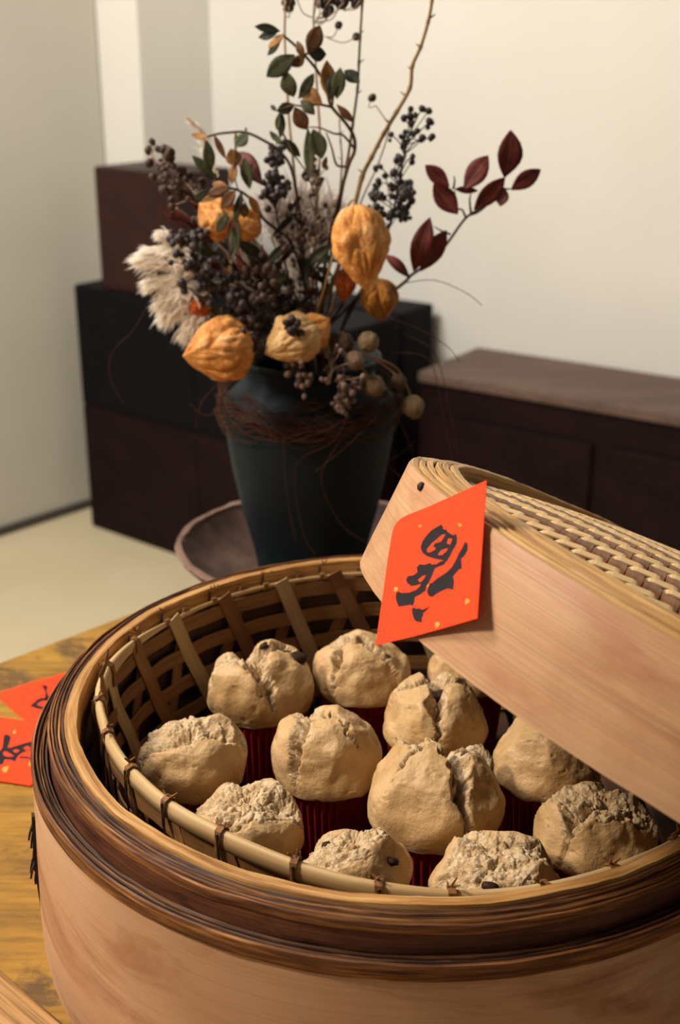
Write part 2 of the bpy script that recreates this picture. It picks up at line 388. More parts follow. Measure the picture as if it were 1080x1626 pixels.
# --- low cabinet along the long wall
ca = Vector((.194, 2.702, 0)); ca0 = ca-RW*.02
t = thing('low_cabinet', 'long low dark wooden cabinet with worn brown top against white wall', 'cabinet', ca0)
b = MB(); b.box(ca0, RW*1.75, RA*.26, (0, 0, .490)); bevel(b.build('body', M['chest'], t), .004)
b = MB(); b.box(ca0-RA*.012+Vector((0, 0, .490)), RW*1.75, RA*.275, (0, 0, .025)); bevel(b.build('top', M['cab_top'], t), .005)
for i in range(4):
    p = ca0+RW*(.03+.43*i)-RA*.010+Vector((0, 0, .05))
    b = MB(); b.box(p, RW*.39, RA*.012, (0, 0, .37)); d = bevel(b.build('door', M['chest'], t), .003)
    b = MB(); b.box(p+RW*.05-RA*.002+Vector((0, 0, .05)), RW*.29, RA*.004, (0, 0, .27))
    o = bevel(b.build('door_panel', M['chest'], None, loc=t.location), .0015); o.parent = d; o.location = (0, 0, 0)
    b = MB(); q = p+RW*.35-RA*.004+Vector((0, 0, .19)); b.tube([q, q-RA*.012, q-RA*.02], [.006, .006, .011], 10)
    o = b.build('knob', M['iron'], None, True, loc=t.location); o.parent = d; o.location = (0, 0, 0)

# ================================================================== TABLE
TZ = CH-.461
e0 = Vector((-.265, .874, TZ)); ed = Vector((.707, .707, 0)); en = Vector((.707, -.707, 0))
far = e0+ed*.40; near = e0-ed*1.0
t = thing('table', 'wooden table with worn mustard yellow top carrying the bamboo steamer', 'table', near+en*.45+ed*.7-Vector((0, 0, TZ)))
b = MB()
W_ = .9; NP = 5
b = MB(); b.box(near-Vector((0, 0, .03)), ed*1.4, en*W_, (0, 0, .03)); bevel(b.build('tabletop', M['table'], t), .0015, 2)
for sx in (.03, W_-.09):
    for sy in (.04, 1.3):
        b = MB(); b.box(near+en*sx+ed*sy-Vector((0, 0, TZ)), ed*.06, en*.06, (0, 0, TZ-.03)); bevel(b.build('leg', M['table'], t), .004)
for a, l1, l2 in ((near+en*.05+ed*.09, ed*1.22, en*.02), (near+en*(W_-.07)+ed*.09, ed*1.22, en*.02)):
    b = MB(); b.box(a-Vector((0, 0, .10)), l1, l2, (0, 0, .07)); b.build('apron', M['table'], t)

# --- pale board at the near left corner of the view
p1 = on_z(0, 1531, TZ+.012); p2 = on_z(112, 1626, TZ+.012); bd = (p2-p1).normalized(); bn = Vector((-bd.y, bd.x, 0)); bn = bn if bn.dot(Vector((-.2, -.9, 0))) > 0 else -bn
s0 = p1-bd*.16; s0.z = TZ
rows = []; us = []
prof = [(0, 0), (0.0, .006), (.0012, .0095), (.0035, .0115), (.007, .012), (.03, .0125), (.06, .0125), (.093, .012), (.0965, .0115), (.0988, .0095), (.1, .006), (.1, 0)]
for k in range(25):
    s = .36*k/24
    rows.append([s0+bd*s+bn*(d+.0006*noise.noise(Vector((s*40, j, 0))))+Vector((0, 0, z)) for j, (d, z) in enumerate(prof)]); us.append([(s, d+z) for d, z in prof])
b = MB(); b.grid(rows, us); b.f += [tuple(range(len(prof))), tuple(reversed(range(24*len(prof), 25*len(prof))))]
bo = b.build('wooden_board', M['board'], None, True, loc=s0+bd*.18+bn*.05)
tag(bo, 'pale wooden board with dark grain lying on table at near left corner', 'board')

# ================================================================== BAMBOO STEAMER
SX, SY = .0371, .6036
RZ = CH-.334-TZ                 # rim height above the table top
OZ = RZ-.0150
st_ = thing('bamboo_steamer', 'large round bamboo steamer basket full of cakes, open on the yellow table', 'steamer', (SX, SY, TZ), local=True)
ring('outer_hoop', [(.2032, .0), (.2036, .02), (.2025, .06), (.2010, OZ-.012), (.2003, OZ-.0060), (.1998, OZ-.0045), (.1960, OZ-.004), (.1955, OZ-.005), (.1955, 0)], M['hoop_body'], st_, 200, .0006, 1)
def lam(ro, ri, z, mat, seed, jit=.0005):     # one thin lamination of the bent rim
    dn = .0045 if ro > .19 and ro < .193 else .016
    ring('hoop_layer', [(ro, z-dn), (ro, z-.0006), (ro-.0004, z), (ri+.0004, z+.0002), (ri, z-.0005), (ri, z-dn)], M[mat], st_, 240, jit, seed)
for ro, ri, dz, mt in ((.1992, .1985, -.0004, 'hoop_rim'), (.1984, .1972, .0006, 'hoop_rim_dark'), (.1970, .1958, -.0006, 'hoop_rim'), (.1956, .1944, .0004, 'hoop_rim_dark'), (.1942, .1926, -.0008, 'hoop_rim_dark')):
    lam(ro, ri, OZ+dz, mt, int(ro*1e4) % 97)
ring('outer_rim_binding', [(.2004, OZ-.0075), (.2013, OZ-.0068), (.2014, OZ-.0015), (.2007, OZ+.0004), (.1996, OZ+.0008), (.1993, OZ-.0004), (.1993, OZ-.0075)], M['hoop_rim'], st_, 240, .0003, 3)
ring('inner_hoop', [(.1918, .006), (.1914, OZ), (.1911, RZ-.0042), (.1902, RZ-.0035), (.1890, RZ-.0035), (.1888, .006)], M['hoop_band'], st_, 200, .0004, 4)
for ro, ri, dz, mt in ((.1916, .1901, -.0020, 'hoop_rim'), (.1899, .1886, -.0010, 'hoop_rim'), (.1884, .1868, -.0014, 'hoop_rim_dark'), (.1866, .1851, -.0006, 'hoop_rim'), (.1849, .1829, -.0010, 'hoop_rim_dark')):
    lam(ro, ri, RZ+dz, mt, int(ro*1e4) % 97)
ring('rim_hoop', [(.1825, .01), (.1826, RZ-.0008), (.1820, RZ+.0006), (.1795, RZ+.0012), (.1766, RZ+.0006), (.1760, RZ-.002), (.1760, .01)], M['hoop_bright'], st_, 240, .0007, 6)
ring('inner_lining', [(.1757, .012), (.1758, RZ-.012), (.1752, RZ-.014), (.1746, .012)], M['hoop_inner'], st_, 128, .0003, 7)  # inner wall of the hoop, its shade carried by the dark colour
FZ = CH-.432-TZ                 # level of the slatted floor inside
for k in range(15):             # floor slats
    x = -.156+k*.0223
    hl = math.sqrt(max(.172**2-x*x, .0016))
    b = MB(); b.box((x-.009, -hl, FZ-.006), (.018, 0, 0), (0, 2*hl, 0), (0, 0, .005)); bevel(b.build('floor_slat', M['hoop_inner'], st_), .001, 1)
for y in (-.08, .08):
    hl = math.sqrt(.172**2-y*y); b = MB(); b.box((-hl, y-.01, FZ-.016), (2*hl, 0, 0), (0, .02, 0), (0, 0, .009)); b.build('floor_bar', M['hoop_inner'], st_)
# splice stitches on the side of the hoop: frayed black straw at the left
b = MB()
def side(th, z, off): return Vector(((.2022+off)*math.cos(th), (.2022+off)*math.sin(th), z))
t0 = math.radians(-165)
for i in range(9):
    z = RZ-.050-.0034*i; tt = t0+rnd.uniform(-.02, .02); ln = rnd.uniform(.010, .018); of = rnd.uniform(.002, .0048)
    pts = smooth_path([side(tt, z, -.0005), side(tt, z-ln*.25, of*.35), side(tt, z-ln*.6, of*.75), side(tt, z-ln, of)], 3); k = len(pts)
    b.ribbon(pts, [Vector((0.25, -.97, 0)).normalized()]*k, [Vector((.97, .25, 0)).normalized()]*k, [.0030*(1-(j/(k-1))**2)+.0003 for j in range(k)], .0010)
b.ribbon([side(t0, RZ-.045, .0004), side(t0, RZ-.075, .0016), side(t0, RZ-.105, .0006)], [Vector((.25, -.97, 0))]*3, [Vector((.97, .25, 0))]*3, [.004, .0035, .002], .0016)
o = b.build('straw_lacing', M['straw_black'], st_); o['label'] = 'frayed black straw lacing'

# --- woven basket liner inside the steamer
LA = [(-180, .168), (-169, .163), (-157, .160), (-146, .158), (-128, .157), (-113, .159), (-101, .162), (-89, .1635), (-71, .166), (-45, .169), (0, .171), (60, .1715), (99, .1715), (133, .1715), (150, .171), (170, .170), (180, .168)]
def lr(th):
    d = (math.degrees(th)+180) % 360-180
    for (a, ra), (b_, rb) in zip(LA, LA[1:]):
        if a <= d <= b_: return ra+(rb-ra)*(d-a)/(b_-a)
    return .17
LT = CH-.3365-TZ; LB = FZ+.001
def sstep(x): x = max(0., min(1., x)); return x*x*(3-2*x)
def bdrop(th):
    d = (math.degrees(th)+180) % 360-180
    return -.0075*sstep((d+128)/55)*(1-sstep((d-20)/60)) if -128 < d < 80 else 0
def lp3(th, z, off=0.0):
    f = (LT-z)/(LT-LB); r = lr(th)*(1-.045*f*f)+off
    return Vector((r*math.cos(th), r*math.sin(th), z+bdrop(th)*max(0, 1-f)))
bas = thing('woven_basket', 'open-weave bamboo strip basket lining the inside of the steamer', 'basket', (SX, SY, TZ), local=True)
def sstep(x): x = max(0., min(1., x)); return x*x*(3-2*x)
def strip_path(ths, zs, offs):
    pts = [lp3(a, z, o) for a, z, o in zip(ths, zs, offs)]; nr = [Vector((math.cos(a), math.sin(a), 0)) for a in ths]; sd = []
    for i in range(len(pts)):
        tg = (pts[min(i+1, len(pts)-1)]-pts[max(i-1, 0)]).normalized(); sd.append(nr[i].cross(tg).normalized())
    return pts, sd, nr
NS = 26
zb = [LT-.0125, LT-.031, LT-.050, LT-.069, LT-.086]     # horizontal bands
n = 156
for q, z0 in enumerate(zb):
    ths = [2*PI*i/n for i in range(n+1)]
    zs = [z0+.0012*noise.noise(Vector((math.cos(a)*2, math.sin(a)*2, q*5.1))) for a in ths]
    of = [.0007*math.sin(NS*a*1.0+q*PI) for a in ths]
    p, sd, nr = strip_path(ths, zs, of); b = MB(); b.ribbon(p, sd, nr, .0095, .0009); b.build('weave_band', M['lat_mid'], bas)
for k in range(NS):
    for lean in (1, -1):
        a0 = 2*PI*(k+(.0 if lean > 0 else .5))/NS+rnd.uniform(-.012, .012); da = -lean*.22+rnd.uniform(-.03, .03); m = 16
        ths = [a0+da*(i/m-.5) for i in range(m+1)]; zs = [LT-.002-(LT-.002-LB)*i/m for i in range(m+1)]
        of = []
        for z in zs:
            ph = min(range(5), key=lambda j: abs(zb[j]-z)); w = math.exp(-((zb[ph]-z)/.007)**2)
            of.append((-.0014 if lean > 0 else .0012)+w*(.0006 if (ph+k) % 2 else -.0005))
        p, sd, nr = strip_path(ths, zs, of); b = MB(); b.ribbon(p, sd, nr, .0098 if lean > 0 else .0085, .0008)
        b.build('weave_strip', M['lat_light'] if lean > 0 and k % 2 == 0 else (M['lat_dark'] if (k+lean) % 3 else M['lat_mid']), bas)
# binding round the basket rim
def bsc(th):
    d = (math.degrees(th)+180) % 360-180
    return .26+.74*max(0, min(1, (math.cos(math.radians(d+122))+.05)/.45))
def brow(th):
    out = []; k_ = bsc(th)
    for dr, dz in ((-.0022, -.0045), (-.0024, 0), (-.0018, .0035), (0, .0045), (.0018, .0035), (.0024, 0), (.0022, -.0045), (0, -.0055)):
        out.append(lp3(th, LT, 0)+Vector((math.cos(th)*dr*k_, math.sin(th)*dr*k_, dz*k_-.0015-.004*(1-k_)+.0006*noise.noise(Vector((math.cos(th)*4, math.sin(th)*4, 3))))))
    return out+[out[0]]
R_ = [brow(2*PI*i/160+PI/2) for i in range(161)]
b = MB(); b.grid(R_, [[(.17*2*PI*i/160, .003*j) for j in range(9)] for i in range(161)])
b.build('rim_binding', M['binding'], bas, True)
for k in range(28):             # ties over the binding with a loose twig end hanging outside
    th = 2*PI*(k+.35)/28+rnd.uniform(-.02, .02)
    nr = Vector((math.cos(th), math.sin(th), 0)); tg = Vector((-nr.y, nr.x, 0)); c = lp3(th, LT, 0)
    k_ = bsc(th); path = [c+nr*a*k_+Vector((0, 0, z*k_-.004*(1-k_))) for a, z in ((-.0034, -.011), (-.0034, -.002), (-.0026, .0026), (0, .0042), (.0026, .0028), (.0036, -.002), (.0036, -.010))]
    nn = [-nr, -nr, (Vector((0, 0, 1))-nr).normalized(), Vector((0, 0, 1)), (Vector((0, 0, 1))+nr).normalized(), nr, nr]
    b = MB(); b.ribbon(path, [tg]*7, nn, [.0028, .003, .0036, .0036, .0034, .0026, .002], .0008)
    for j in range(3):
        s = tg*rnd.uniform(-.003, .003); b.tube([c+s+Vector((0, 0, .0045)), c+s+nr*rnd.uniform(-.003, .003)+tg*rnd.uniform(-.003, .003)+Vector((0, 0, .006+rnd.uniform(0, .002)))], [.0007, .0004], 4)
    tie = b.build('tie', M['tie'], bas)
    b = MB(); b.tube([c+nr*.0036+Vector((0, 0, .002)), c+nr*.0042+tg*.001-Vector((0, 0, .008)), c+nr*.0036+tg*.003-Vector((0, 0, .024))], [.0007, .0007, .0004], 5)
    b.build('tie_end', M['tie_dark'], bas)
# frayed standing strip ends at the left
b = MB()
for k, (x, y, x2, y2) in enumerate(((156, 1052, 163, 1105), (172, 1030, 160, 1075), (160, 1075, 166, 1110), (158, 1140, 167, 1190), (163, 1110, 152, 1105))):
    a0 = on_y(x, y, .605)-Vector((SX, SY, TZ)); a1 = on_y(x2, y2, .60)-Vector((SX, SY, TZ)); d = (a1-a0)
    b.ribbon([a0, (a0+a1)*.5+Vector((.001, 0, 0)), a1], [Vector((.9, .3, 0)).normalized()]*3, [Vector((.3, -.9, 0)).normalized()]*3, [.0006, .0022, .0026], .0005)
b.build('frayed_strip_ends', M['tie'], bas)['label'] = 'frayed loose bamboo ends'

# ================================================================== LID
LN_ = Vector((.435, .181, .882)).normalized(); LC = Vector((.213, .5375, CH-.274)); LH = .0535
lx = Vector((.9, 0, 0)); lx = (Vector((.88, .0, -.434)) - LN_*LN_.dot(Vector((.88, 0, -.434)))).normalized(); ly = LN_.cross(lx)
lbase = LC-LN_*LH
rotm = Matrix((lx, ly, LN_)).transposed().to_4x4()
lid = thing('steamer_lid', 'round bamboo steamer lid with woven top, tilted over right side of steamer', 'lid', lbase, local=True)
lid.rotation_euler = rotm.to_euler()
bpy.context.view_layer.update()
LM = Matrix.Translation(lbase) @ rotm
tdir = rotm.to_3x3().inverted() @ Vector((.03, 1, 0)); tang = math.atan2(tdir.y, tdir.x)
def lid_z(th, r, z):            # the lid edge is worn away a little where it sits over the steamer's rim
    d = (th-tang+PI) % (2*PI)-PI
    lift = .034*math.exp(-(d/.50)**4)
    return z if z > .045 else z+lift*(1-z/.05)
ring('side_hoop', [(.2, 0), (.2002, .012), (.2, .03), (.2, LH-.002), (.1994, LH-.0004), (.198, LH), (.193, LH), (.193, 0)], M['lid_side'], lid, 220, .0004, 11, zfun=lid_z)
lay = [(.1992, .1958, .0004), (.1954, .1922, .0016), (.1918, .1886, .0026), (.1882, .1850, .0040), (.1846, .1812, .0048), (.1808, .1765, .0056)]
for i, (ro, ri, dz) in enumerate(lay):
    z1 = LH+dz
    ring('rim_layer', [(ro, LH-.012), (ro, z1-.0006), (ro-.0006, z1), (ri+.0006, z1), (ri, z1-.0006), (ri, LH-.012)], M['lid_rim'], lid, 200, .0006, 20+i)
ring('inner_wall', [(.1925, .006), (.1925, LH-.004), (.1775, LH-.004), (.1775, LH-.012), (.190, LH-.014), (.1905, .006)], M['lid_side'], lid, 128, .0003, 31, zfun=lid_z)
# twill weave of the lid top
WST = .0080; WPHI = math.radians(24); WR = .1755
def dome(x, y):
    q = (x*x+y*y)/WR**2; return LH-.0050+.0195*max(0, 1-q)**.9
def weave(set_, idx):
    off = idx*WST
    half = math.sqrt(max(WR*WR-off*off, 0))
    if half < .02: return
    m = int(2*half/WST); pts = []; sd = []; nr = []; wd = []
    u = Vector((1, 1, 0)).normalized() if set_ == 0 else Vector((1, -1, 0)).normalized()
    v = Vector((-1, 1, 0)).normalized() if set_ == 0 else Vector((1, 1, 0)).normalized()
    j0 = int(math.floor(-half/WST)); j1 = int(math.ceil(half/WST)); sub = 5
    for jj in range(j0*sub, j1*sub+1):
        s = jj/sub*WST
        if abs(s) > half: continue
        jf = jj/sub
        def st(j):              # +1 over, -1 under at crossing j
            d = (j-idx) if set_ == 0 else (idx+j)
            over = (d % 4) < 2
            return (1 if over else -1) if set_ == 0 else (-1 if over else 1)
        a = math.floor(jf+.5); fr = jf-a
        o_ = st(a+(1 if fr > 0 else -1)); tq = abs(fr); h = st(a)*(1-2*tq*tq)+o_*2*tq*tq
        p = v*off+u*s; x, y = p.x, p.y
        amp = ((.0022 if set_ == 0 else .0020) if h > 0 else .0010)
        z = dome(x, y)+h*amp
        g = Vector((2*.0195*x/WR**2, 2*.0195*y/WR**2, 1)).normalized()
        tl = 0 if set_ == 0 else .20*max(0, h*.5+.5)
        pts.append(Vector((x, y, z))); sv = (v+g*tl).normalized(); sd.append(sv); nr.append((g-v*tl).normalized())
    if len(pts) < 3: return
    for L_ in (pts, nr, sd):
        for i_, p_ in enumerate(L_): L_[i_] = Matrix.Rotation(WPHI, 3, 'Z') @ p_
    b = MB(); b.ribbon(pts, sd, nr, WST*(.95 if set_ == 0 else .80), .0007)
    b.u = [(uu+idx*.313+set_*7.7, vv+idx*.171) for uu, vv in b.u]
    b.build('weave_strip', M['strip_brown'] if set_ == 0 else M['strip_light'], lid)
NW = int(WR/WST)
for i in range(-NW, NW+1): weave(0, i); weave(1, i)
b = MB()
for (r, zz) in ((0, 0), ): pass
P = [[Vector((r*math.cos(2*PI*i/64), r*math.sin(2*PI*i/64), dome(r, 0)-.0042)) for r in (.001, .05, .1, .14, .165, .1765)] for i in range(65)]
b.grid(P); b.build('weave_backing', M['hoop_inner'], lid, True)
def lid_hit(x, y):              # where a view ray meets the lid's side
    o = Vector((0, 0, CH))-LC; r = ray(x, y); rp = r-LN_*r.dot(LN_); op = o-LN_*o.dot(LN_)
    a = rp.dot(rp); bb = 2*rp.dot(op); cc = op.dot(op)-.2**2; D = bb*bb-4*a*cc
    if D < 0: return None
    t = (-bb-math.sqrt(D))/(2*a); P = o+r*t
    return P+LC, (P-LN_*P.dot(LN_)).normalized()
kp, kn = lid_hit(670, 773)
b = MB(); q = LM.inverted() @ kp; kq = LM.inverted().to_3x3() @ kn
b.tube([q-kq*.002, q+kq*.0012, q+kq*.002], [.0022, .0020, .0008], 7); b.build('peg', M['stem_dark'], lid)['label'] = 'small dark wooden peg'

# ================================================================== RED PAPERS
def flat_shape(name, outer, holes, to3, nrm, off, th, mat, parent):
    bm = bmesh.new()
    def loop(pts):
        vs = [bm.verts.new(to3(*p)+nrm(*p)*off) for p in pts]
        for i in range(len(vs)): bm.edges.new((vs[i], vs[(i+1) % len(vs)]))
    loop(outer)
    for h in holes: loop(h)
    bmesh.ops.triangle_fill(bm, edges=bm.edges[:], use_beauty=True, use_dissolve=False)
    N = nrm(*outer[0])
    for f in bm.faces:
        if f.normal.dot(N) < 0: f.normal_flip()
    r = bmesh.ops.extrude_face_region(bm, geom=bm.faces[:])
    for v in r['geom']:
        if isinstance(v, bmesh.types.BMVert): v.co += N*th
    bmesh.ops.recalc_face_normals(bm, faces=bm.faces[:])
    me = bpy.data.meshes.new(name)
    for v in bm.verts: v.co -= parent.location
    bm.to_mesh(me); bm.free(); me.materials.append(mat)
    o = bpy.data.objects.new(name, me); C.objects.link(o); o.parent = parent; return o

# paper on the lid: flat card touching the lid's side, its right edge standing off a little
hp, hn = lid_hit(668, 897)
pn = (hn + Vector((0, -.03, .0))).normalized()
P0 = hp+pn*.0012
def to_lid(x, y): return on_plane(580+x/4.909, 740+y/4.909, P0, pn)
def n_lid(x, y): return pn
pl = thing('red_paper', 'square red paper with black brush-written character stuck upside down on steamer lid', 'paper', P0, 'red festival papers')
outer = [(950, 113), (937, 300), (918, 600), (895, 930), (878, 1188), (640, 1258), (380, 1330), (85, 1398), (118, 1160), (150, 940), (180, 720), (200, 600), (213, 520), (228, 474), (250, 440), (285, 408), (330, 384), (500, 316), (730, 212)]
flat_shape('sheet', outer, [], to_lid, n_lid, 0, .00025, M['paper'], pl)
strokes = [
 ([(598, 457), (612, 478), (610, 492), (640, 498), (648, 515), (690, 540), (715, 530), (722, 570), (718, 605), (690, 655), (665, 705), (640, 745), (600, 735), (540, 722), (490, 706), (455, 682), (441, 655), (437, 630), (450, 592), (475, 552), (520, 503), (560, 478)],
  [[(632, 530), (600, 538), (565, 568), (520, 605), (485, 650), (487, 672), (510, 675), (545, 655), (557, 643), (535, 630), (545, 605), (570, 598), (597, 590), (615, 560)],
   [(652, 565), (685, 568), (668, 615), (650, 608), (640, 600)], [(600, 655), (650, 640), (640, 665), (605, 695), (570, 695), (585, 670)]]),
 ([(428, 766), (465, 772), (513, 756), (522, 769), (560, 766), (590, 745), (640, 735), (622, 768), (580, 785), (547, 800), (530, 845), (510, 890), (490, 930), (470, 965), (430, 1005), (392, 1022), (387, 1060), (376, 1092), (358, 1082), (300, 1093), (265, 1097), (250, 1060), (243, 1030), (246, 992), (265, 978), (285, 990), (345, 988), (400, 968), (433, 937), (440, 918), (400, 932), (365, 937), (333, 915), (323, 885), (338, 860), (375, 855), (412, 830), (407, 792)],
  [[(415, 885), (455, 856), (478, 848), (470, 870), (446, 900), (430, 908), (420, 895)]]),
 ([(783, 590), (790, 602), (804, 600), (804, 655), (785, 690), (752, 728), (757, 765), (758, 804), (738, 806), (690, 860), (698, 900), (690, 968), (672, 960), (640, 958), (600, 976), (556, 1000), (530, 1022), (500, 1014), (487, 985), (497, 945), (510, 915), (532, 910), (552, 888), (580, 868), (640, 830), (680, 790), (718, 722), (735, 680), (762, 640)], []),
 ([(490, 955), (470, 975), (438, 1000), (428, 1003), (455, 975)], []),
 ([(368, 1112), (390, 1102), (398, 1115), (425, 1110), (450, 1121), (470, 1115), (512, 1094), (490, 1118), (456, 1150), (458, 1165), (447, 1182), (445, 1223), (425, 1216), (402, 1214), (385, 1195), (372, 1155)], [])]
for so, sh in strokes: flat_shape('brush_stroke', so, sh, to_lid, n_lid, .00028, .00008, M['ink'], pl)['label'] = 'black ink brush stroke'
def drop(cx, cy, L, a):
    c, s = math.cos(a), math.sin(a); out = []
    for k in range(14):
        t = 2*PI*k/14; x = L*.28*math.sin(t)*(1-math.cos(t))*.9; y = -L*.5*math.cos(t)
        out.append((cx+c*x-s*y, cy+s*x+c*y))
    return out
for cx, cy, L, a in ((436, 468, 30, 1.2), (741, 458, 34, -.6), (241, 966, 46, 3.7), (797, 1062, 52, 3.6), (564, 1245, 56, 3.4), (488, 936, 26, 3.9)):
    flat_shape('gold_fleck', drop(cx, cy, L, a), [], to_lid, n_lid, .00028, .00006, M['gold'], pl)['label'] = 'gold teardrop fleck'
# papers on the table (pixel frame of an 8.133x enlargement)
up = Vector((0, 0, 1))
def to_tab(dz):
    return lambda x, y: on_z(x/8.133, 1060+y/8.133, TZ+dz)
def n_up(x, y): return up
tA = to_tab(.0004)
pa = thing('red_paper', 'red paper lying on yellow table, the upper one, its left corner pointing out of frame', 'paper', tA(500, 500), 'red festival papers')
flat_shape('sheet', [(-75, 345), (440, 181), (960, 40), (1180, 320), (1390, 640), (900, 860), (480, 800), (200, 585)], [], tA, n_up, 0, .0003, M['paper'], pa)
for so in ([(535, 245), (570, 228), (605, 235), (618, 262), (605, 300), (612, 335), (640, 395), (660, 440), (630, 450), (575, 410), (588, 330), (568, 285)],
           [(395, 492), (440, 455), (480, 418), (535, 392), (620, 405), (700, 430), (690, 455), (600, 432), (545, 440), (492, 465), (480, 487), (560, 512), (680, 530), (690, 555), (560, 548), (490, 540), (410, 512)]):
    flat_shape('brush_stroke', so, [], tA, n_up, .00032, .00008, M['ink'], pa)['label'] = 'black ink brush stroke'
tB = to_tab(.0012)
pb = thing('red_paper', 'red paper lying on yellow table nearest the steamer, overlapping the other sheet', 'paper', tB(200, 1050), 'red festival papers')
flat_shape('sheet', [(-560, 560), (0, 640), (200, 668), (390, 702), (620, 745), (590, 1050), (560, 1330), (470, 1440), (395, 1530), (0, 1470), (-600, 1380)], [], tB, n_up, 0, .0003, M['paper'], pb)
for so, sh in (([(50, 882), (90, 865), (145, 900), (130, 955), (100, 1040), (145, 1036), (300, 985), (465, 945), (540, 930), (540, 1040), (470, 1050), (300, 1100), (240, 1140), (215, 1180), (195, 1222), (150, 1200), (60, 1192), (40, 1250), (-40, 1275), (-60, 1110), (0, 1080), (30, 1040)],
                [[(160, 1080), (210, 1058), (258, 1080), (205, 1108)], [(298, 1046), (350, 1014), (408, 1045), (350, 1080)], [(38, 1100), (75, 1085), (130, 1115), (185, 1150), (110, 1160), (50, 1140)]]),
               ([(250, 1150), (360, 1158), (480, 1200), (475, 1225), (360, 1182), (260, 1176)], [])):
    flat_shape('brush_stroke', so, sh, tB, n_up, .00032, .00008, M['ink'], pb)['label'] = 'black ink brush stroke'
for cx, cy, L, a in ((80, 1310, 110, .9), (410, 1240, 90, .7), (190, 830, 60, .4)):
    flat_shape('gold_fleck', drop(cx, cy, L, a), [], tB, n_up, .00032, .00006, M['gold'], pb)['label'] = 'gold teardrop fleck'

